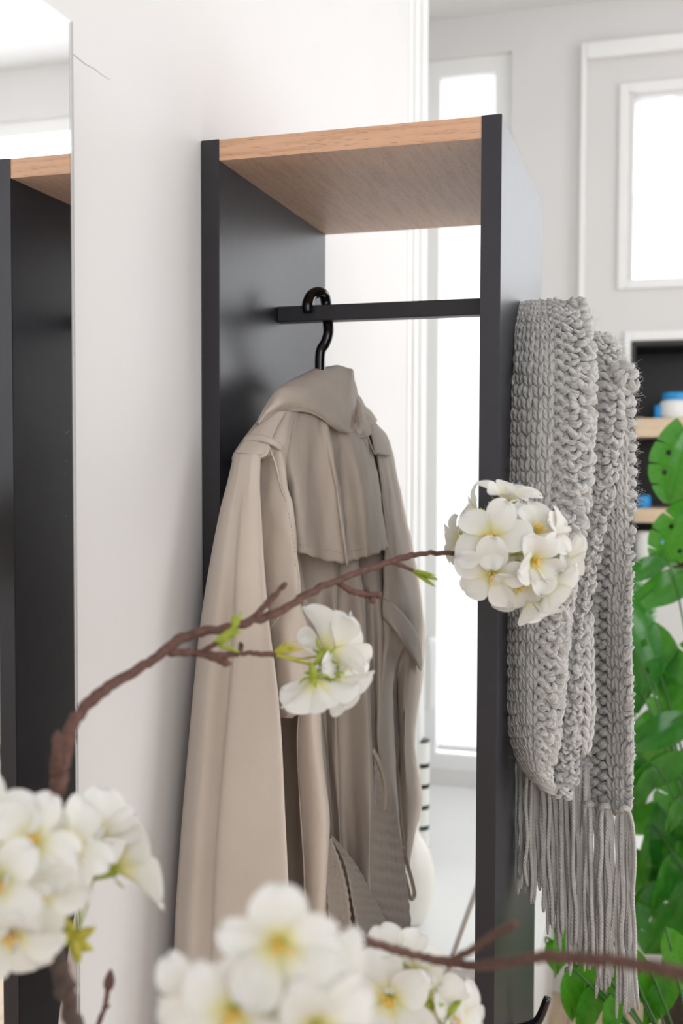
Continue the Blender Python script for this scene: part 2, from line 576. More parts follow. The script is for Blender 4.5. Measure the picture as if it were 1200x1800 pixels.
mb = MB(); mb.box(XW, XM - 0.006, -1.27, YM - 0.03, 0.13, ZM - 0.03); mb.build('backing', MAT['blackedge'], mir)
# hairline crack in the plaster beside the mirror
mb = MB()
c = [onX(129, 96, XW + 0.0001), onX(150, 113, XW + 0.0001), onX(166, 121, XW + 0.0001), onX(178, 131, XW + 0.0001), onX(194, 141, XW + 0.0001)]
mb.tube(c, np.linspace(0.00035, 0.00015, 5), 4)
mb.build('plaster_crack', MAT['blackedge'], bpy.data.objects['wall_left'])

# ------------------------------------------------------------------ coat hanger
hk = empty('coat_hanger', tuple(loc(0, 0, 1.45)))
tag(hk, 'glossy black hanger hooked over the rail, carrying the beige coat', 'hanger')
hy = 0.218
pts = [onY(541, 549, hy), onY(541, 535, hy + 0.002), onY(547, 520, hy + 0.012), onY(560, 514, hy + 0.022), onY(570, 520, hy + 0.036), onY(574, 540, hy + 0.04),
       onY(576, 566, hy + 0.022), onY(577, 585, hy + 0.012), onY(572, 602, hy + 0.01), onY(564, 616, hy + 0.01), onY(562, 640, hy + 0.01), onY(563, 680, hy + 0.01)]
mb = MB(); pc = crom(pts, 8)
mb.tube(pc, np.interp(np.linspace(0, 1, len(pc)), [0, .08, .5, 1], [0.0075, 0.009, 0.0082, 0.0078]), 12, flat=1.0)
mb.build('hook', MAT['blackgloss'], hk, True)
mb = MB()
arm = [loc(s, 0.004 - 0.02 * abs(s) / .2, z) for s, z in ((-0.185, 1.425), (-0.12, 1.462), (-0.05, 1.492), (0, 1.502), (0.05, 1.492), (0.12, 1.46), (0.185, 1.42))]
mb.tube(crom(arm, 5), 0.011, 10); mb.build('shoulder_bar', MAT['blackgloss'], hk, True)

# ------------------------------------------------------------------ beige trench coat
coat = empty('trench_coat', tuple(loc(0, 0, 0.5)))
tag(coat, 'beige cotton trench coat seen from behind, hanging on the black hanger', 'coat')


def PN(lst):
    return [onN(x, y, n) for x, y, n in lst]


def PY(lst):
    return [onY(x, y, Y) for x, y, Y in lst]


def ys_rail(ys, xs, ns, fn):
    return [fn(x, y, n) for x, y, n in zip(xs, ys, ns)]


def wrinkle(G, amp, k, seed, lo=(0, 0, 0)):
    """soft irregular relief added along the surface normal"""
    r_ = np.random.default_rng(seed)
    du = np.gradient(G, axis=0); dv = np.gradient(G, axis=1)
    nn = np.cross(du, dv); nn /= np.linalg.norm(nn, axis=2)[..., None] + 1e-12
    h = np.zeros(G.shape[:2])
    for q in range(10):
        kx, ky, kz = r_.normal(0, k, 3); kz *= 0.35
        h += np.sin(G[..., 0] * kx + G[..., 1] * ky + G[..., 2] * kz + r_.uniform(0, 6.28)) / 10
    return G + nn * (h * amp)[..., None]


# ---- body of the coat: closed loop of rails, back side first, then the front side
YS = [742, 860, 990, 1100, 1250, 1400, 1550, 1700, 1900]
body_rails = []


def br(xs, ns):
    body_rails.append([onN(x, y, .046 + 1.45 * (n - .046) if y > 1000 else n - .012 if y > 900 else n - .008) for x, y, n in zip(xs, YS, ns)])


br([470, 480, 492, 500, 508, 512, 512, 515, 515], [.015, .012, .010, .010, .012, .012, .012, .012, .012])
br([492, 497, 515, 520, 528, 534, 540, 540, 540], [.030, .030, .040, .050, .055, .06, .06, .06, .06])
br([500, 512, 528, 545, 560, 571, 572, 572, 572], [.032, .034, .050, .068, .078, .082, .082, .082, .082])     # ridge A
br([503, 516, 532, 549, 564, 575, 578, 580, 580], [.030, .030, .034, .036, .040, .042, .042, .042, .042])     # drops behind it
br([525, 540, 560, 566, 572, 580, 590, 592, 592], [.040, .040, .040, .036, .034, .030, .028, .028, .028])
br([560, 575, 588, 590, 590, 594, 603, 606, 606], [.046, .050, .056, .058, .056, .050, .046, .046, .046])     # ridge B
br([563, 579, 592, 593, 593, 598, 607, 610, 610], [.042, .044, .040, .038, .036, .032, .030, .030, .030])     # pleat edge
br([590, 600, 606, 610, 612, 616, 620, 624, 624], [.045, .046, .044, .044, .042, .042, .042, .042, .042])
br([612, 620, 628, 640, 648, 652, 650, 650, 650], [.046, .050, .060, .066, .070, .074, .074, .074, .074])     # ridge C
br([618, 626, 633, 646, 652, 656, 655, 655, 655], [.042, .044, .046, .048, .050, .050, .050, .050, .050])
br([628, 640, 645, 655, 660, 664, 665, 665, 665], [.040, .042, .044, .046, .046, .046, .046, .046, .046])
br([640, 655, 668, 671, 670, 676, 690, 700, 700], [.038, .044, .052, .056, .058, .056, .054, .054, .054])     # ridge D
br([655, 672, 684, 690, 692, 700, 708, 712, 712], [.022, .026, .026, .026, .026, .026, .026, .026, .026])
zr = [1.475, 1.40, 1.26, 1.17, 1.04, 0.91, 0.79, 0.66, 0.49]
for s_, n_ in ((0.19, -0.005), (0.12, -0.04), (0.0, -0.052), (-0.10, -0.045), (-0.17, -0.02)):
    k = [0.72, 0.95, 1, 1, 1.02, 1.05, 1.08, 1.1, 1.12]
    zz = [1.492 - 0.33 * abs(s_)] + zr[1:]
    body_rails.append([loc(s_ * a, n_, z) for a, z in zip(k, zz)])
G = loft(body_rails, 5, 64, closed=True)
G = wrinkle(wrinkle(G, 0.005, 60, 3), 0.0016, 220, 4)
mb = MB(); mb.grid(G, closed=True)
solidify(fix_normals(mb.build('body', MAT['coat'], coat, True)), 0.0016, -1)

# ---- left sleeve (towards the viewer): front face rails, then back face rails
YL = [797, 850, 900, 1000, 1100, 1200, 1300, 1400, 1500, 1600, 1700, 1840, 1990]
base = [0.004, -.010, -.022, -.042, -.058, -.071, -.084, -.097, -.110, -.121, -.131, -.145, -.155]
Lx = [410, 398, 386, 368, 352, 340, 331, 324, 317, 309, 303, 294, 286]
Rx = [459, 458, 460, 464, 473, 486, 494, 499, 504, 508, 512, 516, 520]
cr = [433, 427, 421, 416, 412, 404, 396, 389, 382, 376, 372, 366, 362]     # crease
cs = [0.0, 0.0, 0.2, 0.5, 0.9, 1, 1, 1, 1, 1, 1, 1, 1]                     # crease strength
dp = [0, .1, .2, .4, .55, .65, .75, .85, .9, 1, 1, 1, 1]                   # the sleeve fills out towards the cuff
sl = []


def sr(fx, fy):
    sl.append([onY(fx(i), y, base[i] + fy(i)) for i, y in enumerate(YL)])


def fr_(x, i):
    return (x - Lx[i]) / (Rx[i] - Lx[i])


def bul(f):
    return -0.040 * (1 - (2 * (0.5 + (f - 0.5) * 0.88) - 1) ** 4) - 0.012 * f


def frow(fx, extra):
    sr(fx, lambda i: bul(fr_(fx(i), i)) + extra * cs[i])


sr(lambda i: Lx[i], lambda i: 0.0)
frow(lambda i: Lx[i] + 0.06 * (Rx[i] - Lx[i]), 0.0)
frow(lambda i: Lx[i] + 0.45 * (cr[i] - Lx[i]), -0.002)
frow(lambda i: cr[i] - 9, 0.014)
frow(lambda i: cr[i] - 1, 0.013)
frow(lambda i: cr[i] + 4, -0.004)
frow(lambda i: cr[i] + 0.40 * (Rx[i] - cr[i]), 0.0)
frow(lambda i: cr[i] + 0.78 * (Rx[i] - cr[i]), 0.0)
sr(lambda i: Rx[i] - 1, lambda i: -0.040)
sr(lambda i: Rx[i], lambda i: -0.030)
sr(lambda i: Rx[i] - 3, lambda i: -0.018)
sr(lambda i: Rx[i] - 10, lambda i: 0.010 * dp[i])
sr(lambda i: 0.5 * (Rx[i] + Lx[i]) + 10, lambda i: 0.006 + 0.105 * dp[i])
sr(lambda i: Lx[i] + 8 + 26 * dp[i], lambda i: 0.008 + 0.095 * dp[i])
G = loft(sl, 5, 66, closed=True)
G = wrinkle(G, 0.0022, 50, 5)
G[..., 0] = np.maximum(G[..., 0], XW + 0.003)                 # clear of the wall
G[..., 1] = np.where(G[..., 0] < TP + 0.003, np.minimum(G[..., 1], -0.003), G[..., 1])   # and of the left panel
mb = MB(); mb.grid(G, closed=True)
n_ = G.shape[0]; nvv = G.shape[1]
mb.f.append(tuple(i * nvv for i in range(n_)))
sleeve = fix_normals(mb.build('sleeve', MAT['coat'], coat, True))

# ---- inner facet of the left sleeve running to the armhole seam, bunched at the elbow
Yi = [778, 850, 900, 1000, 1060, 1120, 1180, 1225, 1262]
xa = [452, 452, 455, 458, 462, 470, 478, 484, 488]
xb = [470, 474, 480, 488, 492, 498, 506, 502, 492]
xc = [490, 500, 508, 518, 522, 530, 536, 528, 504]
xd = [497, 508, 516, 525, 527, 545, 556, 548, 515]
ya = [-0.012, -.020, -.030, -.044, -.052, -.056, -.060, -.062, -.060]
rails = []
for q, (xs, dy) in enumerate(((xa, 0.018), (xb, 0.004), (xc, 0.002), (xd, 0.014))):
    rails.append([onY(x, y, a + dy + (0.012 * math.sin(y * 0.11 + q * 1.3) if y > 1110 and q in (1, 2) else 0)) for x, y, a in zip(xs, Yi, ya)])
rails.append([onY(x - 4, y, a + 0.034) for x, y, a in zip(xd, Yi, ya)])
G = wrinkle(wrinkle(loft(rails, 8, 64), 0.005, 90, 61), 0.002, 200, 62)
mb = MB(); mb.grid(G)
gus = mb.build('underarm_gusset', MAT['coat'], coat, True); solidify(gus, 0.0016)

# ---- side panel folds below the gusset: edge with piped seam
Yp = [1225, 1290, 1360, 1440, 1520, 1600, 1720, 1850]
rails = []
for xs, Yd in (([530, 524, 526, 530, 535, 537, 538, 538], 0.000), ([540, 541, 545, 550, 551, 550, 550, 550], -0.018),
               ([552, 555, 562, 570, 570, 566, 562, 562], -0.016), ([560, 563, 568, 577, 575, 570, 568, 568], 0.002), ([560, 562, 567, 575, 573, 570, 568, 568], 0.05)):
    rails.append([onY(x, y, -0.045 + Yd) for x, y in zip(xs, Yp)])
G = wrinkle(loft(rails, 6, 56), 0.003, 70, 9)
mb = MB(); mb.grid(G); solidify(mb.build('side_fold', MAT['coat'], coat, True), 0.0018)
mb = MB(); mb.tube([p + np.array([0, -0.001, 0]) for p in crom(rails[0], 8)], 0.0017, 6); mb.build('piped_seam', MAT['coat'], coat, True)

# ---- right sleeve, far side: bent, with a pouch of cloth over the elbow
YR = [746, 775, 850, 940, 1020, 1080, 1130, 1200, 1300, 1400, 1460, 1520]
rr = []


def rs(xs, ns):
    rr.append([onN(x, y, n) for x, y, n in zip(xs, YR, ns)])


rs([652, 657, 668, 676, 674, 674, 676, 668, 662, 676, 690, 700], [.030, .036, .045, .052, .054, .056, .058, .056, .052, .050, .05, .05])
rs([655, 668, 680, 690, 694, 694, 690, 682, 676, 690, 700, 707], [.026, .038, .052, .062, .070, .080, .066, .066, .062, .06, .056, .055])
rs([657, 674, 687, 700, 708, 712, 700, 692, 690, 698, 704, 710], [.020, .032, .050, .060, .074, .088, .064, .060, .058, .056, .052, .05])
rs([659, 678, 692, 708, 720, 727, 712, 697, 701, 702, 707, 713], [.014, .024, .042, .052, .066, .084, .062, .036, .032, .032, .036, .044])
rs([660, 681, 696, 714, 730, 737, 730, 716, 712, 718, 718, 716], [.006, .014, .030, .040, .052, .064, .064, .062, .056, .054, .048, .042])
rs([661, 684, 699, 718, 734, 741, 743, 739, 727, 739, 730, 717], [-.010, -.005, .008, .012, .020, .028, .030, .030, .026, .026, .024, .03])
rs([660, 682, 698, 716, 732, 738, 740, 735, 724, 735, 726, 716], [-.03, -.04, -.034, -.03, -.03, -.03, -.03, -.03, -.03, -.03, -.02, .0])
rs([654, 664, 676, 686, 690, 694, 694, 690, 686, 694, 700, 706], [-.01, -.03, -.02, -.015, -.01, -.01, -.01, -.01, -.01, 0, 0.0, .01])
G = wrinkle(wrinkle(loft(rr, 6, 66, closed=True), 0.005, 70, 12), 0.0018, 200, 13)
mb = MB(); mb.grid(G, closed=True)
fix_normals(mb.build('sleeve', MAT['coat'], coat, True))
# folded-back pouch edge on the right sleeve
rails = [PN([(672, 1050, .062), (692, 1062, .080), (714, 1085, .094), (735, 1120, .086), (742, 1165, .06)]),
         PN([(672, 1080, .068), (690, 1098, .090), (708, 1122, .100), (726, 1150, .092), (740, 1178, .062)]),
         PN([(675, 1090, .064), (690, 1104, .080), (706, 1126, .088), (724, 1152, .080), (738, 1178, .055)])]
mb = MB(); mb.grid(loft(rails, 6, 24)); solidify(mb.build('elbow_fold', MAT['coat'], coat, True), 0.0015)
# cuff strap dangling below the right sleeve
mb = MB()
for p, q in (((714, 1500), (712, 1545)), ((716, 1545), (722, 1585))):
    pass
lp = [onN(x, y, .045) for x, y in ((708, 1490), (716, 1520), (724, 1550), (728, 1572), (722, 1582), (716, 1560), (710, 1535))]
mb.tube(crom(lp, 5), 0.004, 6, flat=0.4); mb.build('cuff_strap', MAT['coat'], coat, True)

# ---- storm flap over the upper back
fr = [PN([(490, 728, .046), (494, 790, .048), (504, 850, .050), (512, 910, .054), (518, 964, .058)]),
      PN([(510, 724, .052), (518, 790, .060), (524, 850, .066), (530, 910, .070), (540, 976, .074)]),
      PN([(535, 724, .050), (546, 790, .054), (556, 850, .057), (563, 910, .062), (574, 985, .070)]),
      PN([(560, 730, .054), (572, 790, .062), (583, 850, .068), (592, 915, .076), (602, 990, .082)]),
      PN([(574, 742, .058), (584, 800, .070), (594, 860, .078), (602, 920, .086), (612, 994, .092)]),
      PN([(576, 742, .048), (587, 800, .048), (597, 860, .048), (605, 920, .050), (610, 992, .054)]),
      PN([(592, 752, .048), (602, 805, .048), (611, 860, .050), (616, 920, .052), (624, 984, .056)]),
      PN([(614, 762, .056), (626, 810, .066), (636, 860, .072), (644, 920, .076), (648, 978, .078)]),
      PN([(632, 762, .052), (644, 810, .058), (652, 860, .062), (662, 920, .066), (667, 970, .068)]),
      PN([(648, 752, .044), (658, 800, .048), (666, 850, .052), (674, 910, .056), (678, 962, .058)])]
G = wrinkle(wrinkle(loft(fr, 6, 48), 0.006, 70, 21), 0.0022, 190, 22)
for j_ in range(G.shape[1]):
    k_ = max(0.0, 1 - (G.shape[1] - 1 - j_) / 5.0)
    for i_ in range(G.shape[0]):
        G[i_, j_] += NN * 0.0016 * k_ * math.sin(i_ * 1.9) + np.array([0, 0, 0.0012 * k_ * math.sin(i_ * 1.3 + 1)])
mb = MB(); mb.grid(G); flap = mb.build('storm_flap', MAT['coat'], coat, True); solidify(flap, 0.0022)
# stitched hem of the flap
NVF = G.shape[1]


def stitches(name, curve, parent, r=0.0008, ln=0.0034, gap=0.0022):
    C_ = np.asarray(curve)
    d = np.concatenate([[0], np.cumsum(np.linalg.norm(np.diff(C_, axis=0), axis=1))])
    mbs = MB(); t_ = 0
    while t_ + ln < d[-1]:
        a = [np.interp(t_ + q * ln, d, C_[:, k]) for q in (0, .5, 1) for k in range(3)]
        mbs.tube(np.array(a).reshape(3, 3), [r * .5, r, r * .5], 4, caps=False)
        t_ += ln + gap
    o = mbs.build(name, MAT['thread'], parent, True)
    return o


CAMD = CAM
def toward(C_, d=0.0018):
    v = CAM - C_
    return C_ + v / np.linalg.norm(v, axis=-1)[..., None] * d


stitches('hem_stitching', toward(G[:, NVF - 4]), flap)

# ---- collar
cl = [[(452, 745, .018), (453, 744, .026), (455, 745, .032), (458, 746, .030)],
      [(478, 700, .002), (474, 706, .032), (470, 721, .044), (468, 736, .040)],
      [(500, 678, -.004), (497, 685, .042), (494, 706, .056), (490, 727, .050)],
      [(540, 655, -.008), (536, 687, .050), (527, 705, .060), (516, 722, .055)],
      [(572, 646, -.010), (560, 699, .052), (552, 714, .062), (544, 724, .058)],
      [(595, 644, -.008), (580, 717, .050), (575, 730, .064), (570, 737, .060)],
      [(612, 648, -.004), (596, 738, .052), (596, 750, .066), (596, 755, .062)],
      [(621, 654, .000), (613, 745, .046), (614, 758, .062), (616, 766, .060)],
      [(625, 690, -.010), (623, 738, .030), (625, 755, .050), (628, 768, .056)],
      [(632, 702, -.004), (634, 732, .046), (637, 754, .060), (641, 767, .058)],
      [(640, 712, -.012), (641, 734, .032), (645, 752, .050), (650, 762, .050)],
      [(650, 722, -.008), (651, 736, .030), (653, 748, .042), (656, 756, .042)],
      [(660, 738, -.01), (660, 742, .012), (660, 746, .022), (660, 750, .028)]]
G = wrinkle(wrinkle(loft([PN(r_) for r_ in cl], 7, 24), 0.005, 80, 33), 0.0015, 260, 34)
mb = MB(); mb.grid(G); collar = mb.build('collar', MAT['coat'], coat, True); solidify(collar, 0.0035)
stitches('collar_stitching', toward(G[:, -4], 0.0028), collar)
mb = MB(); mb.tube(toward(G[:, -1], 0.0005), 0.0020, 6); mb.build('collar_edge', MAT['coat'], collar, True)
# inside of the collar closing at the neck
ins = [[(497, 682, -.01), (520, 690, -.03)], [(540, 657, -.012), (545, 690, -.035)], [(590, 646, -.012), (585, 690, -.04)], [(622, 660, -.01), (612, 700, -.03)]]
mb = MB(); mb.grid(loft([PN(r_) for r_ in ins], 5, 6)); solidify(mb.build('collar_stand', MAT['coat_in'], coat, True), 0.002)

# ---- left shoulder yoke between collar and sleeve head
yk = [PY([(470, 722, .05), (450, 742, .035), (430, 768, .018), (412, 796, .002), (408, 808, -.004)]),
      PY([(484, 722, .03), (466, 742, .012), (450, 768, -.004), (436, 794, -.022), (434, 806, -.028)]),
      PY([(500, 722, .03), (486, 748, .008), (474, 772, -.010), (464, 794, -.022), (460, 808, -.006)]),
      PY([(512, 724, .04), (502, 752, .016), (496, 780, -.002), (490, 800, -.002), (488, 815, .010)]),
      PY([(520, 726, .06), (512, 756, .034), (507, 786, .014), (503, 806, .014), (503, 822, .022)])]
G = wrinkle(loft(yk, 7, 24), 0.002, 60, 41)
mb = MB(); mb.grid(G); yoke = mb.build('shoulder_yoke', MAT['coat'], coat, True); solidify(yoke, 0.0018)
# epaulette strap with its loop
ep = [PY([(476, 728, .030), (452, 750, .012), (434, 772, -.004), (420, 790, -.016), (414, 796, -.018)]),
      PY([(488, 724, .018), (468, 748, .000), (454, 770, -.014), (444, 790, -.030), (440, 799, -.036)]),
      PY([(502, 724, .016), (487, 748, -.004), (478, 770, -.016), (472, 788, -.030), (467, 800, -.036)])]
G = loft(ep, 8, 28)
mb = MB(); mb.grid(G); epa = mb.build('epaulette', MAT['coat'], coat, True); solidify(epa, 0.0035)
stitches('epaulette_stitching', toward(G[5], 0.0028), epa); stitches('epaulette_stitching', toward(G[3], 0.0028), epa)
stitches('epaulette_stitching', toward(G[-2], 0.0028), epa)
lpg = [PY([(430, 770, .000), (444, 766, -.010), (462, 766, -.018), (480, 773, -.020), (497, 784, -.006)]),
       PY([(428, 779, -.004), (442, 776, -.016), (460, 776, -.026), (478, 782, -.027), (493, 793, -.012)])]
mb = MB(); mb.grid(loft(lpg, 4, 28)); solidify(mb.build('epaulette_loop', MAT['coat'], epa, True), 0.004)
# raised sleeve-head seam
mb = MB(); mb.tube(crom(PY([(409, 806, -.004), (414, 798, -.012), (430, 800, -.026), (450, 803, -.036), (466, 800, -.036), (474, 786, -.026)]), 6), 0.0018, 6)
mb.build('sleeve_head_seam', MAT['coat'], coat, True)
mb = MB(); mb.tube(crom(PY([(474, 790, -.026), (484, 815, -.024), (492, 850, -.024), (504, 890, -.024), (516, 950, -.03), (525, 1010, -.036), (527, 1050, -.04)]), 6), 0.0014, 6)
mb.build('armhole_seam', MAT['coat'], coat, True)
stitches('armhole_stitching', crom(PY([(480, 800, -.022), (488, 830, -.024), (498, 865, -.026), (508, 905, -.031), (516, 950, -.038), (520, 1000, -.046)]), 6), coat)
stitches('elbow_stitching', crom(PY([(525, 1036, -.050), (512, 1056, -.056), (496, 1076, -.056), (480, 1098, -.062), (470, 1108, -.068)]), 6), coat)
# right shoulder strap seam
mb = MB(); mb.tube(crom(PN([(646, 766, .056), (652, 782, .056), (660, 799, .056), (664, 785, .05), (670, 766, .04)]), 5), 0.0012, 5); mb.build('shoulder_seam', MAT['coat_in'], coat, True)
ep2 = [PN([(650, 748, .046), (655, 772, .052), (660, 797, .056)]), PN([(660, 746, .038), (667, 772, .046), (674, 800, .052)]), PN([(670, 758, .02), (679, 775, .034), (687, 802, .04)])]
mb = MB(); mb.grid(loft(ep2, 5, 14)); e2 = mb.build('epaulette', MAT['coat'], coat, True); solidify(e2, 0.003)

# ---- belt: quilted straps hanging out of the back loops
def strap(left, right, name='belt'):
    G_ = loft([PN(left), PN([tuple(0.5 * np.array(a) + 0.5 * np.array(b_)) for a, b_ in zip(left, right)]), PN(right)], 7, 60)
    for j_ in range(G_.shape[1]):
        for i_ in range(G_.shape[0]):
            G_[i_, j_] += NN * (0.0010 * math.sin(j_ * 1.7 + 0.6 * math.sin(i_)) + 0.0007 * math.sin(i_ * 3.1))
    mbb = MB(); mbb.grid(G_); o_ = mbb.build(name, MAT['coat_in'], coat, True); solidify(o_, 0.003)
    return o_, G_


b1, G1 = strap([(577, 1478, .086), (574, 1530, .090), (576, 1590, .092), (582, 1660, .094), (590, 1760, .094)],
               [(580, 1474, .086), (600, 1530, .094), (612, 1590, .098), (616, 1660, .100), (618, 1760, .1)])
b2, G2 = strap([(580, 1470, .082), (606, 1520, .084), (618, 1580, .088), (628, 1640, .092), (632, 1700, .094)],
               [(584, 1470, .080), (628, 1525, .082), (660, 1585, .086), (688, 1645, .090), (712, 1700, .092)])
b3, G3 = strap([(656, 1322, .074), (658, 1390, .072), (650, 1470, .072), (648, 1560, .074), (690, 1650, .076)],
               [(660, 1322, .074), (684, 1400, .078), (704, 1480, .080), (716, 1570, .082), (724, 1662, .084)])
for o_, G_ in ((b1, G1), (b2, G2), (b3, G3)):
    for k in (1, 3, 5, 7, 9, 11, 13):
        if k < G_.shape[0] - 1: stitches('belt_quilting', toward(G_[k], 0.0024), o_, r=0.0008)
mb = MB(); mb.tube(toward(G1[-1], 0.003), 0.0026, 6); mb.build('belt_edge', MAT['coat'], b1, True)
mb = MB(); mb.tube(toward(G3[-1], 0.002), 0.0014, 6); mb.build('belt_edge', MAT['coat'], b3, True)
lp = PN([(655, 1318, .078), (664, 1335, .082), (674, 1362, .082), (678, 1395, .08), (676, 1425, .078)])
mb = MB(); mb.tube(crom(lp, 6), 0.0035, 8); mb.build('belt_carrier', MAT['coat'], coat, True)
# ------------------------------------------------------------------ chunky knitted scarf over the peg
scarf = empty('knitted_scarf', (W + 0.09, 0.16, 0.7))
tag(scarf, 'chunky light grey knitted wool scarf with long tassels draped over a peg', 'scarf')


class Layer:
    """one hanging layer of the scarf; rows: (py, x_left, x_right, Y_left, Y_mid, Y_right)"""

    def __init__(self, rows, nrow=60, power=1.0):
        R = np.array(rows, float)
        C_ = crom(R, 10)
        p = np.array([onY((c[1] + c[2]) / 2, c[0], c[4]) for c in C_])
        d = np.concatenate([[0], np.cumsum(np.linalg.norm(np.diff(p, axis=0), axis=1))])
        self.len = d[-1]
        self.C, self.t, self.pw = C_, d / d[-1], power

    def row(self, v):
        return [np.interp(v, self.t, self.C[:, k]) for k in range(6)]

    def pos(self, u, v):
        py, xl, xr, a, m_, b_ = self.row(min(1, max(0, v)))
        uu = u ** self.pw if u > 0 else u
        px = xl + (xr - xl) * uu
        Y = a * (1 - uu) * (1 - 2 * uu) + 4 * m_ * uu * (1 - uu) + b_ * uu * (2 * uu - 1)
        return onY(px, py, Y)

    def frame(self, u, v, e=0.01):
        p = self.pos(u, v)
        du = (self.pos(min(1, u + e), v) - self.pos(max(0, u - e), v)); dv = (self.pos(u, min(1, v + e)) - self.pos(u, max(0, v - e)))
        du /= np.linalg.norm(du) + 1e-12; dv /= np.linalg.norm(dv) + 1e-12
        n = np.cross(du, dv); n /= np.linalg.norm(n) + 1e-12
        if n @ (CAM - p) < 0: n = -n
        return p, du, dv, n


def bez(a, b_, c, d, n):
    t = np.linspace(0, 1, n)[:, None]
    return a * (1 - t) ** 3 + 3 * b_ * t * (1 - t) ** 2 + 3 * c * t * t * (1 - t) + d * t ** 3


def lobe(mb, pts, r):
    n = len(pts)
    t = np.linspace(0, 1, n)
    prof = 0.35 + 0.65 * np.sin(np.pi * np.clip(t * 0.92 + 0.04, 0, 1)) ** 0.7
    mb.tube(pts, r * prof, 7, uvlen=1.0)


def knit(layer, cols, rowh, mb, wide, seed=1, jit=1.0, bnd=None):
    """cols: string of stitch kinds, k = knit V, p = purl bump, g = ragged bump"""
    r_ = np.random.default_rng(seed)
    nrow = int(layer.len / rowh)
    nc = len(cols)
    bnd = np.linspace(0, 1, nc + 1) if bnd is None else np.array(bnd)
    for j in range(nrow):
        for i, kind in enumerate(cols):
            hw_ = (bnd[i + 1] - bnd[i]) / 2
            v = (j + 0.5) / nrow + r_.normal(0, 0.07) / nrow * jit + (0.5 / nrow if i % 2 and kind != 'k' else 0)
            u = bnd[i] + hw_ + r_.normal(0, 0.08) * hw_ * jit
            p, du, dv, n = layer.frame(u, min(.999, v))
            pl, pr = layer.pos(max(0, u - hw_), min(1, v)), layer.pos(min(1, u + hw_), min(1, v))
            w_ = np.linalg.norm(pr - pl) * 0.5
            w_ = max(w_, wide * 0.30)
            h = rowh * (1 + r_.normal(0, .06) * jit)
            rad = min(wide * 0.31, w_ * 0.66) * (1 + r_.normal(0, .08))
            if kind == 'k':
                for sgn in (-1, 1):
                    rad_ = rad * 0.86
                    a = p + dv * h * 1.00 + du * sgn * w_ * 0.04 - n * rad_ * 0.9
                    b_ = p + dv * h * 0.42 + du * sgn * w_ * 0.20 + n * rad_ * 1.2
                    c = p - dv * h * 0.20 + du * sgn * w_ * 0.78 + n * rad_ * 1.3
                    d = p - dv * h * 0.85 + du * sgn * w_ * 0.98 - n * rad_ * 0.15
                    lobe(mb, bez(a, b_, c, d, 8), rad_)
            elif kind == 'p':
                for up, off in ((1, -0.28), (-1, 0.28)):
                    q = p + dv * h * off + du * w_ * 0.25 * up
                    a = q - du * w_ * 1.0 + dv * h * 0.30 * up - n * rad * 0.6
                    b_ = q - du * w_ * 0.55 - dv * h * 0.42 * up + n * rad * 1.35
                    c = q + du * w_ * 0.55 - dv * h * 0.42 * up + n * rad * 1.35
                    d = q + du * w_ * 1.0 + dv * h * 0.30 * up - n * rad * 0.6
                    lobe(mb, bez(a, b_, c, d, 8), rad * 0.95)
            else:
                for q in range(3):
                    an = r_.uniform(-1.1, 1.1)
                    e1 = du * math.cos(an) + dv * math.sin(an); e2 = -du * math.sin(an) + dv * math.cos(an)
                    c0 = p + du * r_.normal(0, w_ * .25) + dv * r_.normal(0, h * .25)
                    L_ = w_ * 1.1
                    a = c0 - e1 * L_ - n * rad * .6; d = c0 + e1 * L_ - n * rad * .6
                    b_ = c0 - e1 * L_ * .4 + e2 * h * .5 + n * rad * 1.5; c = c0 + e1 * L_ * .4 + e2 * h * .5 + n * rad * 1.5
                    lobe(mb, bez(a, b_, c, d, 8), rad * 0.95)


def backing(layer, name, off=0.0025):
    nu, nv = 14, 60
    G_ = np.zeros((nu, nv, 3))
    for i in range(nu):
        for j in range(nv):
            p, du, dv, n = layer.frame(0.03 + 0.94 * i / (nu - 1), 0.005 + 0.99 * j / (nv - 1))
            G_[i, j] = p - n * off
    mb = MB(); mb.grid(G_)
    o = mb.build(name, MAT['yarn'], scarf, True); solidify(o, 0.003)
    return o


# front face of the folded loop: turns away on the left, wavy edge on the right
A = Layer([(533, 930, 985, .20, .185, .19), (543, 912, 1004, .185, .155, .16), (575, 900, 1022, .165, .115, .115), (640, 891, 1034, .15, .085, .085),
           (740, 886, 1036, .14, .066, .070), (850, 885, 1030, .135, .06, .064), (950, 884, 1015, .13, .06, .064), (1050, 884, 998, .125, .06, .062),
           (1150, 886, 988, .12, .06, .062), (1250, 892, 980, .115, .062, .066), (1320, 908, 968, .108, .066, .072), (1360, 932, 962, .10, .072, .080), (1386, 958, 972, .094, .084, .09)], power=1.0)
mb = MB(); knit(A, 'kkkkkkppgg', 0.0155, mb, 0.020, 1, 1.0, [0, .07, .15, .245, .36, .475, .59, .675, .76, .88, 1.0]); 
o = mb.build('knit_panel', MAT['yarn'], scarf, True); backing(A, 'knit_backing')
AE = Layer([(540, 996, 1030, .175, .165, .18), (580, 1008, 1038, .14, .118, .13), (660, 1014, 1042, .105, .082, .098), (760, 1012, 1040, .095, .070, .088), (880, 1004, 1034, .088, .064, .082),
            (1000, 988, 1012, .084, .062, .080), (1120, 976, 994, .082, .062, .080), (1250, 968, 984, .084, .066, .084), (1330, 956, 970, .088, .072, .09)])
mb = MB(); knit(AE, 'gg', 0.0125, mb, 0.017, 2, 1.6); mb.build('knit_edge', MAT['yarn'], scarf, True); backing(AE, 'knit_backing')

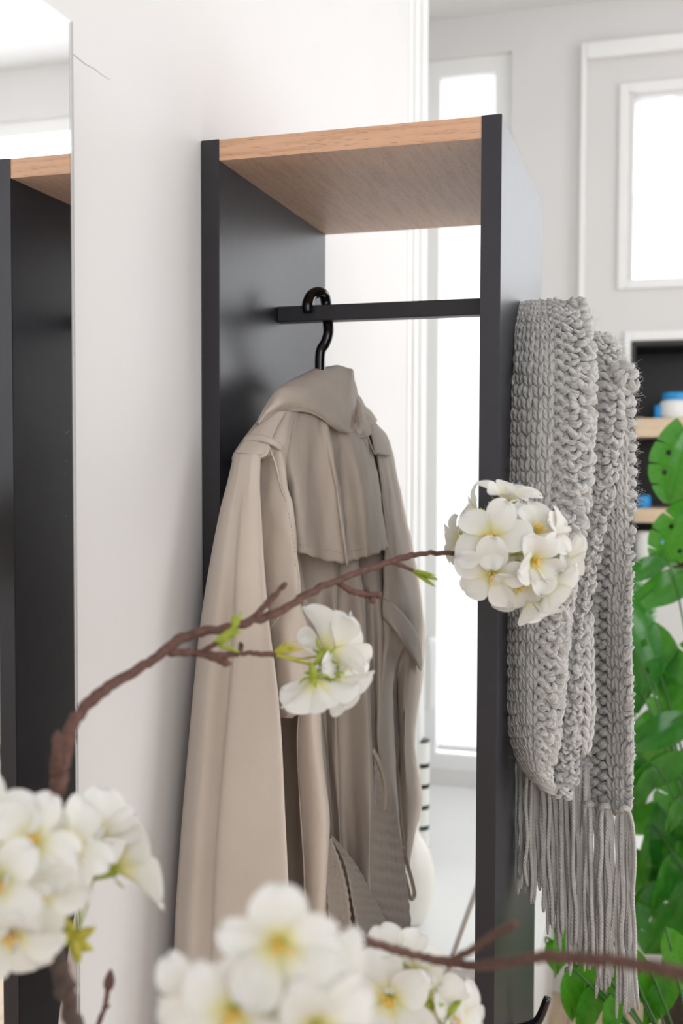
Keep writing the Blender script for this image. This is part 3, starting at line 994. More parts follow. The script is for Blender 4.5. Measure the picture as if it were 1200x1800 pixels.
# second face of the loop, deeper, with its own rolled edge
A2 = Layer([(590, 1030, 1064, .175, .17, .18), (640, 1032, 1092, .15, .14, .15), (680, 1034, 1104, .14, .12, .13), (760, 1032, 1092, .135, .115, .12), (860, 1022, 1080, .13, .112, .115),
            (950, 1006, 1056, .13, .11, .112), (1050, 990, 1040, .125, .108, .11), (1150, 978, 1026, .12, .106, .108), (1250, 972, 1020, .118, .104, .106), (1330, 966, 1016, .112, .10, .104),
            (1372, 962, 1014, .10, .094, .10), (1394, 970, 1002, .092, .088, .096)])
mb = MB(); knit(A2, 'gpgg', 0.0135, mb, 0.017, 3, 1.4); mb.build('knit_panel', MAT['yarn'], scarf, True); backing(A2, 'knit_backing')
# bulge of ribs that shows right of the second edge
A3 = Layer([(1080, 1018, 1036, .13, .118, .14), (1180, 1012, 1040, .13, .116, .14), (1260, 1008, 1040, .128, .114, .138), (1320, 1004, 1032, .124, .112, .134)])
mb = MB(); knit(A3, 'kk', 0.0145, mb, 0.017, 31); mb.build('knit_edge', MAT['yarn'], scarf, True); backing(A3, 'knit_backing')

# shoulder of the back layer that shows right of the loop, then the long end
B0 = Layer([(588, 1030, 1060, .215, .20, .215), (610, 1034, 1084, .20, .175, .19), (650, 1040, 1100, .19, .158, .175), (690, 1050, 1110, .185, .155, .17),
            (780, 1066, 1112, .18, .155, .17), (870, 1060, 1114, .18, .155, .17), (895, 1072, 1112, .18, .158, .17)])
mb = MB(); knit(B0, 'kpkp', 0.0150, mb, 0.018, 4, 1.2); mb.build('knit_panel', MAT['yarn'], scarf, True); backing(B0, 'knit_backing')
B = Layer([(850, 1040, 1104, .18, .155, .16), (920, 1036, 1108, .19, .16, .158), (1000, 1032, 1110, .205, .175, .155), (1100, 1028, 1108, .22, .195, .152), (1200, 1026, 1110, .225, .20, .152),
           (1300, 1024, 1112, .225, .20, .152), (1400, 1024, 1110, .22, .195, .156), (1424, 1032, 1108, .215, .19, .158)])
mb = MB(); knit(B, 'pppkkg', 0.0150, mb, 0.018, 5, 1.3, [0, .19, .38, .55, .74, .90, 1.0]); mb.build('knit_panel', MAT['yarn'], scarf, True); backing(B, 'knit_backing')
# rolled top where the scarf bends over the peg
TPL = Layer([(530, 1000, 1026, .20, .18, .19), (545, 998, 1034, .17, .15, .17), (575, 1004, 1036, .15, .13, .15)])
mb = MB(); knit(TPL, 'gg', 0.011, mb, 0.016, 6, 1.5); mb.build('knit_edge', MAT['yarn'], scarf, True)
TP2 = Layer([(556, 890, 1000, .24, .235, .24), (538, 905, 990, .22, .21, .215), (532, 925, 985, .21, .20, .205)])
mb = MB(); knit(TP2, 'kkkk', 0.012, mb, 0.018, 7); mb.build('knit_edge', MAT['yarn'], scarf, True)
# tip of the turned corner at the right
B1 = Layer([(634, 1072, 1096, .14, .13, .14), (652, 1078, 1116, .135, .12, .135), (672, 1080, 1118, .135, .12, .135), (690, 1078, 1100, .14, .125, .135)])
mb = MB(); knit(B1, 'gg', 0.011, mb, 0.016, 8, 1.5); mb.build('knit_edge', MAT['yarn'], scarf, True)
# the other end of the scarf, hidden behind the loop: only its lower part is needed
Cc = Layer([(1180, 905, 1035, .20, .185, .19), (1300, 908, 1035, .20, .185, .19), (1352, 910, 1038, .20, .185, .19)])
mb = MB(); knit(Cc, 'kpkpkp', 0.0165, mb, 0.018, 9); mb.build('knit_panel', MAT['yarn'], scarf, True); backing(Cc, 'knit_backing')


# tassels: bundles of twisted strands
def tassel(x0, y0, Y0, spread, y1, ns, seed, knot=True, drift=0.0):
    r_ = np.random.default_rng(seed)
    mb = MB()
    for k in range(ns):
        a = (k + 0.5) / ns - 0.5
        xe = x0 + a * spread + drift + r_.normal(0, 2.0)
        ye = y1 + r_.normal(0, 14)
        Yo = Y0 + r_.normal(0, 0.006)
        pts = [onY(x0 + a * (7 if knot else spread * .9), y0, Y0), onY(x0 + a * spread * (.75 if knot else .95) + r_.normal(0, 1), y0 + 30, Yo)]
        m_ = 5
        for q in range(1, m_):
            t_ = q / m_
            pts.append(onY(x0 + a * spread * .9 * (1 - t_ * .2) + (xe - x0 - a * spread * .9) * t_ + r_.normal(0, 2.2), y0 + 30 + (ye - y0 - 30) * t_, Yo + r_.normal(0, .0025)))
        pts.append(onY(xe, ye, Yo))
        c_ = crom(pts, 5)
        L_ = np.linalg.norm(np.diff(c_, axis=0), axis=1).sum()
        rr_ = np.full(len(c_), 0.0031 + r_.normal(0, .0003)); rr_[-1] *= 0.5; rr_[-2] *= .85
        mb.tube(c_, rr_, 7, uvlen=L_ / 0.016)
    if knot:
        mb.tube(crom([onY(x0 - 7, y0 + 8, Y0 - .006), onY(x0, y0 + 4, Y0 - .012), onY(x0 + 8, y0 + 7, Y0 - .006)], 4), 0.0042, 8, uvlen=2)
    return mb.build('tassel', MAT['yarn'], scarf, True)


tassel(1062, 1412, .165, 34, 1735, 9, 11)
tassel(1096, 1416, .158, 40, 1775, 10, 12, drift=5)
tassel(1034, 1408, .175, 30, 1690, 8, 13)
for k, (x0, y1, sp) in enumerate(((921, 1555, 24), (942, 1566, 24), (962, 1620, 24), (984, 1660, 26), (1004, 1690, 24), (1024, 1680, 24))):
    tassel(x0, 1345, .19 - .002 * k, sp, y1, 8, 20 + k, knot=False, drift=(6 if k > 1 else 0))

# loose wool fibres standing off the scarf
mb = MB()
r_ = np.random.default_rng(3)
for ly, cnt, side in ((A, 70, 0), (AE, 170, 1), (A2, 170, 1), (B0, 130, 1), (B, 160, 1), (A, 450, 2), (A2, 200, 2), (B, 200, 2), (B1, 70, 3), (A3, 40, 1)):
    for k in range(cnt * 2):
        v = r_.uniform(0.02, 0.98); u = {0: 0.0, 1: 1.0, 2: r_.uniform(0, 1), 3: r_.uniform(.5, 1)}[side]
        p, du, dv, n = ly.frame(u, v)
        s_ = -1 if side == 0 else 1
        L_ = abs(r_.normal(0.009, 0.005)) * (0.7 if side == 2 else 1)
        d1 = du * s_ * r_.uniform(.3, 1) + dv * r_.normal(0, .8) + n * r_.uniform(0, .8)
        d1 /= np.linalg.norm(d1)
        d2 = d1 + np.array(r_.normal(0, .9, 3)); d2 /= np.linalg.norm(d2)
        mb.tube(crom([p + n * .003, p + n * .003 + d1 * L_ * .5, p + n * .003 + d1 * L_ * .5 + d2 * L_ * .5], 3), 0.00014, 3, caps=False)
fz = mb.build('wool_fibres', MAT['fuzz'], scarf, True); fz['kind'] = 'stuff'
# ------------------------------------------------------------------ shelves built into the far wall
MAT['cloth_white'] = simple('white_cotton', (0.80, 0.80, 0.84), 0.9, 0.03, 8, 0.2, 300)
MAT['blue'] = simple('blue_plastic', (0.02, 0.32, 0.75), 0.35, 0.1, 20)
MAT['teal'] = simple('teal_plastic', (0.05, 0.45, 0.55), 0.35, 0.1, 20)
MAT['porcelain'] = simple('white_glaze', (0.85, 0.85, 0.83), 0.25, 0.02, 10)
MAT['cream'] = simple('cream_glaze', (0.80, 0.77, 0.72), 0.35, 0.03, 8)
MAT['red'] = simple('red_plastic', (0.6, 0.06, 0.05), 0.5, 0.1, 20)
MAT['darkstripe'] = simple('dark_green_glaze', (0.008, 0.02, 0.015), 0.3, 0.2, 20)
MAT['basket'] = simple('dark_woven_basket', (0.05, 0.03, 0.022), 0.8, 0.5, 90, 0.8, 120)
MAT['soil'] = simple('soil', (0.03, 0.02, 0.015), 0.95, 0.4, 60, 0.8, 80)
YN = YF + 0.30
bc = empty('shelf_unit', ((NX0 + NX1) / 2, YF + 0.15, NZ0))
tag(bc, 'black shelf compartment with pale oak boards set in the white far wall', 'shelf')
mb = MB(); mb.box(NX0, NX1, YN, YN + 0.015, NZ0, NZ1); mb.build('back_panel', MAT['blackedge'], bc)
for x0 in (NX0, NX1 - 0.015):
    mb = MB(); mb.box(x0, x0 + 0.015, YF + 0.02, YN, NZ0, NZ1); mb.build('side_panel', MAT['blackedge'], bc)
mb = MB(); mb.box(NX0 + .015, NX1 - .015, YF + 0.02, YN, NZ1 - 0.015, NZ1); mb.build('top_panel', MAT['blackedge'], bc)
ZS = []
for ya_, yb_ in ((735, 768), (894, 919)):
    z1_, z0_ = onY(1150, ya_, YF + .01)[2], onY(1150, yb_, YF + .01)[2]
    ZS.append(z1_)
    mb = MB(); mb.box(NX0 + .015, NX1 - .015, YF + 0.01, YN, z0_, z1_); bevel(mb.build('shelf_board', MAT['oak_pale'], bc), 0.002)
mb = MB(); mb.box(NX0, NX1, YF + 0.005, YN, NZ0 - 0.0, NZ0 + 0.022); mb.build('shelf_board', MAT['oak_pale'], bc)
ZS.append(NZ0 + 0.022)


def lathe(profile, c, seg=24):
    mb_ = MB()
    n_ = len(profile)
    vv = [(c[0] + r * math.cos(2 * math.pi * k / seg), c[1] + r * math.sin(2 * math.pi * k / seg), c[2] + z) for r, z in profile for k in range(seg)]
    fs = [(i * seg + k, i * seg + (k + 1) % seg, (i + 1) * seg + (k + 1) % seg, (i + 1) * seg + k) for i in range(n_ - 1) for k in range(seg)]
    fs.append(tuple(range(seg))[::-1]); fs.append(tuple((n_ - 1) * seg + k for k in range(seg)))
    mb_.add(vv, fs)
    return mb_


def jar(name, px, zb, hgt, rad, label, cat, lid=None, mat='porcelain', lidh=0.025, Yo=0.06):
    c = onY(px, 800, YF + Yo); c[2] = zb
    e = empty(name, tuple(c)); tag(e, label, cat)
    hb = hgt - (lidh if lid else 0)
    lathe([(rad * .9, 0), (rad, .006), (rad, hb * .8), (rad * .92, hb * .93), (rad * .8, hb)], c).build('body', MAT[mat], e, True)
    if lid:
        lathe([(rad * .82, hb), (rad * .86, hb + .003), (rad * .86, hgt - .004), (rad * .8, hgt)], c).build('lid', MAT[lid], e, True)
    return e


jar('storage_jar', 1186, ZS[0], 0.085, 0.052, 'white jar with a blue lid on the upper oak shelf board', 'jar', 'blue')
jar('detergent_bottle', 1157, ZS[0], 0.045, 0.016, 'small blue bottle beside the white jar on the upper oak board', 'bottle', None, 'blue', Yo=0.05)
jar('blue_pot', 1131, ZS[1], 0.042, 0.026, 'small round blue pot on the lower oak shelf board', 'pot', None, 'blue', Yo=.06)
jar('white_canister', 1136, ZS[2], 0.125, 0.045, 'plain white canister at the bottom of the black shelf', 'canister', None, 'porcelain', Yo=.07)
jar('small_tub', 1172, ZS[2], 0.115, 0.020, 'slim white tub with teal lid next to the plain white canister', 'tub', 'teal', Yo=.07)

# white cloth hanging behind the glazed pane above
nu, nv = 60, 40
G = np.zeros((nu, nv, 3))
for i in range(nu):
    for j in range(nv):
        x = DPX0 - .02 + (NX1 - DPX0 + .04) * i / (nu - 1); z = DPZ0 - .03 + (DPZ1 - DPZ0 + .06) * j / (nv - 1)
        a = (x - DPX0) * 1.0 + (z - DPZ0) * 0.62
        G[i, j] = (x, YF + 0.10 + 0.030 * math.sin(a * 34) + 0.018 * math.sin(a * 61 + 1.3 + 2.0 * z), z)
mb = MB(); mb.grid(G)
o = mb.build('hanging_cloth', MAT['blind'], None, True)
tag(o, 'white cloth with diagonal folds hanging behind the glazed upper pane', 'cloth')
m, nt, b = newmat('window_glass'); setp(b, color=(1, 1, 1), rough=0.0, trans=1.0, ior=1.1); MAT['glass'] = m
n = noise(nt, 3, 1); bump(nt, b, n.outputs[0], 0.02)
mb = MB(); mb.box(DPX0, NX1, YF + 0.03, YF + 0.033, DPZ0, DPZ1); mb.build('pane', MAT['glass'], bpy.data.objects['trim_3'])

# ------------------------------------------------------------------ window bench, plinth and what stands on it
ZBN = 0.31
bn = empty('window_bench', (0.1, 1.9, 0)); tag(bn, 'low white bench running under the far windows', 'bench')
mb = MB(); mb.box(-0.22, 0.98, 1.52, YF, ZBN - 0.03, ZBN); bevel(mb.build('seat_board', MAT['white'], bn), 0.004)
mb = MB(); mb.box(-0.22, 0.98, 1.55, YF, 0.0, ZBN - 0.03); mb.build('front_panel', MAT['white'], bn)
pl = empty('display_plinth', (0.05, 1.2, 0)); tag(pl, 'white display plinth holding the round cream vase', 'plinth')
ZPL = 0.34
mb = MB(); mb.box(-0.0, 0.34, 0.92, 1.50, 0.0, ZPL - 0.02); mb.build('body', MAT['white'], pl)
mb = MB(); mb.box(-0.0, 0.35, 0.90, 1.51, ZPL - 0.02, ZPL); bevel(mb.build('top_board', MAT['white'], pl), 0.003)

# round cream vase, partly hidden by the coat
vc = onY(716, 1560, 1.10); vc[2] = ZPL
rv = 0.064
o = lathe([(rv * .45, 0), (rv * .7, .012), (rv * .93, .05), (rv, .09), (rv * .97, .13), (rv * .80, .175), (rv * .5, .205), (rv * .36, .222), (rv * .40, .24), (rv * .34, .24), (rv * .30, .22)], vc, 32).build('round_vase', MAT['cream'], None, True)
tag(o, 'round cream ceramic vase standing on the white plinth behind the coat', 'vase')
# striped tumbler
sc_ = onY(739, 1380, 1.36); sc_[2] = ZPL
zt_ = onY(739, 1300, 1.36)[2] - ZPL
st = empty('striped_vase', tuple(sc_)); tag(st, 'tall white cylinder vase with dark green stripes on the white plinth', 'vase')
R0 = 0.023
lathe([(R0 * .95, 0), (R0, .004), (R0, zt_ - .002), (R0 * .97, zt_), (R0 * .88, zt_), (R0 * .88, .02)], sc_, 28).build('body', MAT['porcelain'], st, True)
for k, yy_ in enumerate((1343, 1379, 1416, 1452, 1490)):
    zz_ = onY(739, yy_, 1.36)[2] - ZPL
    if zz_ > 0.02:
        lathe([(R0 * 1.0, zz_ - .006), (R0 * 1.02, zz_ - .005), (R0 * 1.02, zz_ + .005), (R0 * 1.0, zz_ + .006)], sc_, 28).build('stripe', MAT['darkstripe'], st, True)
lathe([(R0 * 1.0, zt_ - .004), (R0 * 1.02, zt_ - .003), (R0 * 1.02, zt_ + .0005), (R0 * .9, zt_ + .001)], sc_, 28).build('rim', MAT['darkstripe'], st, True)
# chrome rod leaning across
pa_, pb_ = onY(752, 1800, 0.80), onY(850, 1525, 0.86)
mb = MB(); mb.tube([pa_ + (pa_ - pb_) * 0.5, pa_, pb_, pb_ + (pb_ - pa_) * 0.25], 0.006, 12)
tag(mb.build('chrome_rod', MAT['chrome'], None, True), 'thin polished chrome rod leaning at a slant behind the wardrobe', 'rod')

# ------------------------------------------------------------------ green plants by the window
def leaf_mat(name, c1, c2, c3, through, amount, rough, spec):
    """leaf green by reflection, yellower green for the light that comes through the blade"""
    m_ = translucent_mat(name, green_color(c1, c2, c3, 14), amount, rough, spec)
    nt_ = m_.node_tree
    t_ = [n_ for n_ in nt_.nodes if n_.type == 'BSDF_TRANSLUCENT'][0]
    for l_ in list(t_.inputs[0].links): nt_.links.remove(l_)
    t_.inputs[0].default_value = (*through, 1)
    return m_


GREEN = {'monstera_plant': leaf_mat('monstera_leaf', (0.010, 0.11, 0.014), (0.018, 0.16, 0.018), (0.030, 0.21, 0.026), (0.12, 0.40, 0.02), 0.28, 0.22, 0.6),
         'leafy_houseplant': leaf_mat('houseplant_leaf', (0.020, 0.17, 0.012), (0.035, 0.24, 0.016), (0.055, 0.30, 0.024), (0.18, 0.48, 0.02), 0.32, 0.30, 0.5)}
MAT['stalk'] = simple('green_stalk', (0.03, 0.12, 0.015), 0.5, 0.2, 40)


def leaf_mesh(kind, seed=0):
    """leaf in its own plane: base at origin, tip at +Y, length 1"""
    r2 = np.random.default_rng(seed)
    mb_ = MB()
    if kind == 'lance':
        nu_, nv_ = 9, 15
        G_ = np.zeros((nu_, nv_, 3))
        for i in range(nu_):
            a = i / (nu_ - 1) * 2 - 1
            for j in range(nv_):
                t_ = j / (nv_ - 1)
                w_ = 0.20 * math.sin(math.pi * t_ ** 0.8) ** 0.9 + 0.002
                x = a * w_
                G_[i, j] = (x, t_ - 0.15 * abs(a) * w_, 0.28 * abs(x) ** 1.2 - 0.30 * t_ * t_ + 0.012 * math.sin(14 * t_ + a * 2))
        mb_.grid(G_)
    else:
        lob = 4
        for sgn in (-1, 1):
            for k in range(lob):
                t0, t1 = k / lob, (k + 1) / lob
                ns_, nr_ = 5, 7
                vv, fs = [], []
                for i in range(ns_):
                    f = i / (ns_ - 1)
                    for j in range(nr_):
                        q = j / (nr_ - 1)
                        gap = 0.06 * max(0, q - 0.5) / 0.5 * (1 if 0 < k < lob else 0.5)
                        ff = gap + (1 - 2 * gap) * f
                        tt = t0 + (t1 - t0) * ff
                        yb_ = tt
                        # margin of the heart-shaped blade, lobes bend towards the tip
                        an = math.pi * (0.06 + 0.94 * tt)
                        wx = 0.46 * math.sin(an) ** 0.62 * (1 - 0.25 * tt)
                        rnd = 1 - 0.02 * (2 * f - 1) ** 2 * q
                        x = sgn * wx * q * rnd
                        y = yb_ - 0.22 * (1 - tt) ** 2 * q + 0.20 * q * q * tt * (1 - tt)
                        z = 0.10 * q - 0.32 * q * q * 0.6 - 0.22 * y * y + 0.02 * math.sin(7 * f * math.pi) * q
                        vv.append((x, y, z))
                for i in range(ns_ - 1):
                    for j in range(nr_ - 1):
                        if j == 2 and i == 1 and 1 <= k <= 2: continue      # the holes near the midrib
                        fs.append((i * nr_ + j, (i + 1) * nr_ + j, (i + 1) * nr_ + j + 1, i * nr_ + j + 1))
                mb_.add(vv, fs)
    me = mb_.mesh('leaf')
    me.polygons.foreach_set('use_smooth', [True] * len(me.polygons))
    return me


LM = {}
for kd in ('lance', 'split'):
    for gi in range(4):
        for pn in GREEN:
            me = leaf_mesh(kd, gi); me.materials.append(GREEN[pn]); LM[(kd, gi, pn)] = me


def add_leaf(plant, kind, gi, px, py, Y, ex, ey, size, face=(0.0, -0.2), tilt=0.0, stem_to=None):
    """base at pixel (px,py) on plane Y, tip runs to image direction (ex,ey)"""
    base_ = onY(px, py, Y)
    d = RT * ex - UP * ey + FW * tilt
    d /= np.linalg.norm(d)
    nrm = -FW + RT * face[0] - UP * face[1]
    nrm = nrm - d * (nrm @ d); nrm /= np.linalg.norm(nrm)
    xa_ = np.cross(d, nrm)
    o_ = bpy.data.objects.new('leaf', LM[(kind, gi, plant.name)]); col.objects.link(o_)
    Mx = Matrix.Identity(4)
    for q in range(3):
        Mx[q][0], Mx[q][1], Mx[q][2], Mx[q][3] = xa_[q] * size, d[q] * size, nrm[q] * size, base_[q]
    o_.parent = plant
    o_.matrix_parent_inverse = Matrix.Translation(-plant.location)
    o_.matrix_basis = Mx
    if stem_to is not None:
        s0 = np.array(stem_to)
        mid = 0.5 * (s0 + base_) + np.array([0, 0, 0.10 * np.linalg.norm(base_ - s0)])
        mb_ = MB(); mb_.tube(crom([s0, mid, base_, base_ + d * size * .9 + nrm * size * (-.2)], 6), np.linspace(.004, .0012, 19), 6)
        mb_.build('leaf_stalk', MAT['stalk'], plant, True)


def planter(name, c, r, h, label):
    e = empty(name, tuple(c)); tag(e, label, 'plant')
    lathe([(r * .8, 0), (r * .95, h * .3), (r, h * .7), (r * .96, h), (r * .9, h), (r * .88, h * .85)], c, 28).build('basket', MAT['basket'], e, True)
    lathe([(r * .2, h * .8), (r * .87, h * .82), (r * .86, h * .84), (r * .1, h * .88)], c, 20).build('soil', MAT['soil'], e, True)
    return e


C1 = np.array([0.76, 1.22, 0.0]); C2 = np.array([0.70, 0.66, 0.0])
p1 = planter('monstera_plant', C1, 0.15, 0.30, 'tall split-leaf monstera in a dark basket beside the far windows')
p2 = planter('leafy_houseplant', C2, 0.12, 0.16, 'bushy bright green houseplant on the floor behind the grey scarf')
s1 = C1 + np.array([0, 0, .28]); s2 = C2 + np.array([0, 0, .15])
# monstera leaves that show beside the scarf, from the top down
for a in (('split', 3, 1206, 762, 1.25, -.25, 1.0, .165, (-.2, -.2), 0.0),
          ('split', 1, 1215, 905, 1.30, -.5, .9, .15, (.1, -.4), .2),
          ('lance', 1, 1172, 985, 1.30, -.7, .25, .13, (0, -.5), 0),
          ('lance', 3, 1230, 1010, 1.32, -.95, .35, .20, (.1, -.6), 0),
          ('split', 0, 1105, 1035, 1.35, .3, 1, .17, (.3, .1), 0),
          ('lance', 0, 1104, 1085, 1.30, .62, .8, .28, (-.3, -.5), 0),
          ('split', 0, 1090, 1085, 1.22, .28, 1.0, .24, (.2, .1), 0),
          ('lance', 3, 1085, 1130, 1.28, .35, 1.0, .22, (.4, -.1), 0),
          ('lance', 0, 1225, 1262, 1.22, -.95, .35, .19, (.1, -.6), 0),
          ('lance', 0, 1220, 1330, 1.25, -.9, .35, .17, (.1, -.5), 0),
          ('split', 0, 1235, 1345, 1.28, -.35, .9, .20, (-.3, -.1), 0),
          ('split', 2, 1160, 1290, 1.45, -.3, 1.0, .24, (.4, 0), 0.1),
          ('lance', 2, 1110, 1320, 1.42, .2, 1, .20, (.3, 0), 0),
          ('lance', 2, 1215, 1400, 1.44, -.8, .5, .22, (.2, 0), 0),
          ('lance', 0, 1140, 1450, 1.28, .25, 1.0, .20, (.4, .1), 0),
          ('split', 0, 1190, 1440, 1.30, .1, 1.0, .22, (.2, -.2), 0),
          ('lance', 1, 1110, 1490, 1.36, .4, 1.0, .18, (.2, 0), 0),
          ('lance', 3, 1178, 1500, 1.22, -.1, 1.0, .16, (.4, .1), 0),
          ('split', 0, 1215, 1560, 1.26, -.5, .8, .20, (0, -.4), 0),
          ('lance', 2, 1160, 1590, 1.40, .0, 1, .14, (.2, 0), 0),
          ('lance', 1, 1130, 1560, 1.32, -.2, 1, .17, (.3, 0), 0),
          ('lance', 2, 1190, 1330, 1.48, .4, .9, .22, (.2, 0), 0),
          ('lance', 2, 1208, 1322, 1.16, -.75, .6, .17, (.2, 0), 0),
          ('lance', 2, 1150, 1345, 1.14, -.35, .9, .12, (.3, -.1), 0),
          ('lance', 2, 1195, 1400, 1.14, -.2, 1.0, .10, (.2, -.1), 0),
          ('split', 1, 1260, 1150, 1.35, -.6, .8, .22, (.0, -.2), 0),
          ('split', 1, 1290, 1000, 1.40, .3, .9, .24, (.0, -.2), 0),
          ('split', 0, 1330, 1250, 1.35, .3, .9, .24, (.0, -.2), 0),
          ('split', 1, 1300, 800, 1.35, .5, .7, .22, (.0, -.2), 0)):
    add_leaf(p1, *a, stem_to=s1)
for a in (('lance', 1, 1060, 1640, .70, -.25, 1.0, .16, (.2, 0), 0), ('lance', 2, 1080, 1690, .74, -.35, 1.0, .15, (.2, 0), 0), ('lance', 2, 1040, 1730, .66, -.1, 1.0, .12, (.1, -.2), 0),
          ('lance', 1, 1000, 1700, .66, .15, 1.0, .12, (.1, -.2), 0), ('lance', 0, 985, 1620, .70, .1, 1.0, .12, (.5, -.2), 0), ('lance', 2, 1025, 1660, .78, .1, 1, .15, (.1, -.2), 0),
          ('lance', 1, 1075, 1745, .62, .05, 1.0, .10, (.1, -.2), 0), ('lance', 2, 1100, 1660, .78, .35, 1.0, .14, (.1, -.2), 0), ('lance', 0, 1135, 1690, .72, .3, 1.0, .14, (.1, -.2), 0),
          ('lance', 1, 1180, 1700, .72, -.3, 1.0, .14, (.1, -.2), 0), ('lance', 0, 1170, 1630, .80, .4, 1.0, .15, (.1, -.2), 0), ('lance', 1, 1210, 1640, .75, -.2, 1.0, .14, (.1, -.2), 0),
          ('lance', 2, 965, 1650, .80, .25, 1.0, .08, (.1, -.2), 0)):
    add_leaf(p2, *a, stem_to=s2)
# ------------------------------------------------------------------ cherry blossom branches
BS = 1.32      # size of the flowers and distance of the branches


def atb(x, y, d):
    return atz(x, y, d * BS)


def petal_mesh(seed):
    r2 = np.random.default_rng(seed)
    nu_, nv_ = 11, 13
    G_ = np.zeros((nu_, nv_, 3))
    ph = r2.uniform(0, 6.28); tw = r2.normal(0, .10); cup = r2.uniform(.15, .55); wd = r2.uniform(.0096, .0120)
    for i in range(nu_):
        a = i / (nu_ - 1) * 2 - 1
        for j in range(nv_):
            t_ = math.sin(math.pi / 2 * j / (nv_ - 1)) ** 1.0 if j else 0.0
            tm = 0.62
            w_ = wd * ((0.16 + 0.84 * math.sin(math.pi / 2 * t_ / tm) ** 1.3) if t_ < tm else math.sqrt(max(0.0, 1 - ((t_ - tm) / (1.0 - tm)) ** 2)) * 0.985 + 0.015)
            x0_ = a * w_
            notch = 0.0016 * max(0, 1 - abs(x0_) / .003) * t_ ** 6
            edge = 0.0
            y = 0.0245 * t_ - notch - edge + 0.0006 * math.sin(a * 9 + ph) * t_ ** 3
            x = a * w_ + tw * y
            z = cup * 0.010 * (abs(a) ** 2) * math.sin(math.pi * t_ * .9) + 0.0028 * math.sin(t_ * 2.6) + 0.0009 * math.sin(a * 6 + ph) * t_ ** 2 - 0.0025 * t_ ** 3
            G_[i, j] = (x, y, z)
    mb_ = MB(); mb_.grid(G_)
    # uv v must run from base to tip
    me = mb_.mesh('petal')
    me.polygons.foreach_set('use_smooth', [True] * len(me.polygons))
    me.materials.append(MAT['petal'])
    return me


PETALS = [petal_mesh(k) for k in range(6)]


def calyx_mesh():
    mb_ = lathe([(0.0006, -0.011), (0.0016, -0.008), (0.0026, -0.004), (0.0030, -0.0005), (0.0012, 0.0010)], (0, 0, 0), 10)
    for k in range(5):
        an = 2 * math.pi * (k + .5) / 5
        c, s = math.cos(an), math.sin(an)
        pts = [(0.0022, -0.0015, .0012), (0.0050, -0.0022, .0019), (0.0082, -0.0014, .0013), (0.0105, 0.0004, .0003)]
        vv = []
        for r_0, z, hw in pts:
            for sg in (-1, 1):
                vv.append((r_0 * c - sg * hw * s, r_0 * s + sg * hw * c, z))
        mb_.add(vv, [(0, 1, 3, 2), (2, 3, 5, 4), (4, 5, 7, 6)])
    me = mb_.mesh('blossom'); me.materials.append(MAT['bud_green'])
    me.polygons.foreach_set('use_smooth', [True] * len(me.polygons))
    return me


def stamen_mesh():
    mb_ = MB()
    r2 = np.random.default_rng(5)
    for k in range(11):
        an = 2 * math.pi * k / 11 + r2.normal(0, .2); sp = r2.uniform(.12, .5); L_ = r2.uniform(.006, .0095)
        tip = np.array([math.cos(an) * sp * L_, math.sin(an) * sp * L_, L_ * math.sqrt(1 - sp * sp)])
        mb_.tube([(0, 0, 0), tip * .5 + np.array([0, 0, .0005]), tip], 0.00028, 4, caps=False)
        mb_.tube([tip - np.array([0, 0, .0008]), tip, tip + np.array([0, 0, .0008])], [.0003, .0009, .0003], 5)
    me = mb_.mesh('stamens'); me.materials.append(MAT['stamen'])
    return me


CALYX, STAMENS = calyx_mesh(), stamen_mesh()
brng = np.random.default_rng(42)


def blossom(branch, px, py, dep, scale=1.1, face=(0, 0), back=False, opened=None, node=None):
    """one blossom: calyx mesh with five petals and stamens; face = image direction it leans to"""
    scale *= BS
    c = atb(px, py, dep)
    f = (FW if back else -FW) * max(0.05, 1 - math.hypot(*face) * .9) + RT * face[0] - UP * face[1]
    f /= np.linalg.norm(f)
    a = np.cross(f, np.array([brng.normal(), brng.normal(), brng.normal()])); a /= np.linalg.norm(a)
    b_ = np.cross(f, a)
    Mx = Matrix.Identity(4)
    for q in range(3):
        Mx[q][0], Mx[q][1], Mx[q][2], Mx[q][3] = a[q] * scale, b_[q] * scale, f[q] * scale, c[q]
    o_ = bpy.data.objects.new('blossom', CALYX); col.objects.link(o_)
    o_.parent = branch; o_.matrix_parent_inverse = Matrix.Translation(-branch.location); o_.matrix_basis = Mx
    op = brng.uniform(8, 26) if opened is None else opened
    for k in range(5):
        pt = bpy.data.objects.new('petal', PETALS[int(brng.integers(0, 6))]); col.objects.link(pt)
        pt.parent = o_
        tilt = math.radians(op + brng.normal(0, 7))
        s_ = brng.uniform(.92, 1.10)
        pt.matrix_basis = Matrix.Rotation(2 * math.pi * k / 5 + brng.normal(0, .07), 4, 'Z') @ Matrix.Translation((0, 0.0016, 0.0005)) @ Matrix.Rotation(tilt, 4, 'X') @ Matrix.Rotation(brng.normal(0, .12), 4, 'Y') @ Matrix.Scale(s_, 4)
    st_ = bpy.data.objects.new('stamens', STAMENS); col.objects.link(st_)
    st_.parent = o_
    if node is not None:
        n0 = np.array(node); e_ = c - f * 0.010 * scale
        L_ = np.linalg.norm(e_ - n0)
        mb_ = MB(); mb_.tube(crom([n0, 0.5 * (n0 + e_) + np.array([0, 0, -.05 * L_]), e_ - f * .1 * L_ * .3, e_], 5), 0.00085, 6)
        mb_.build('flower_stalk', MAT['bud_green'], branch, True)
    return o_


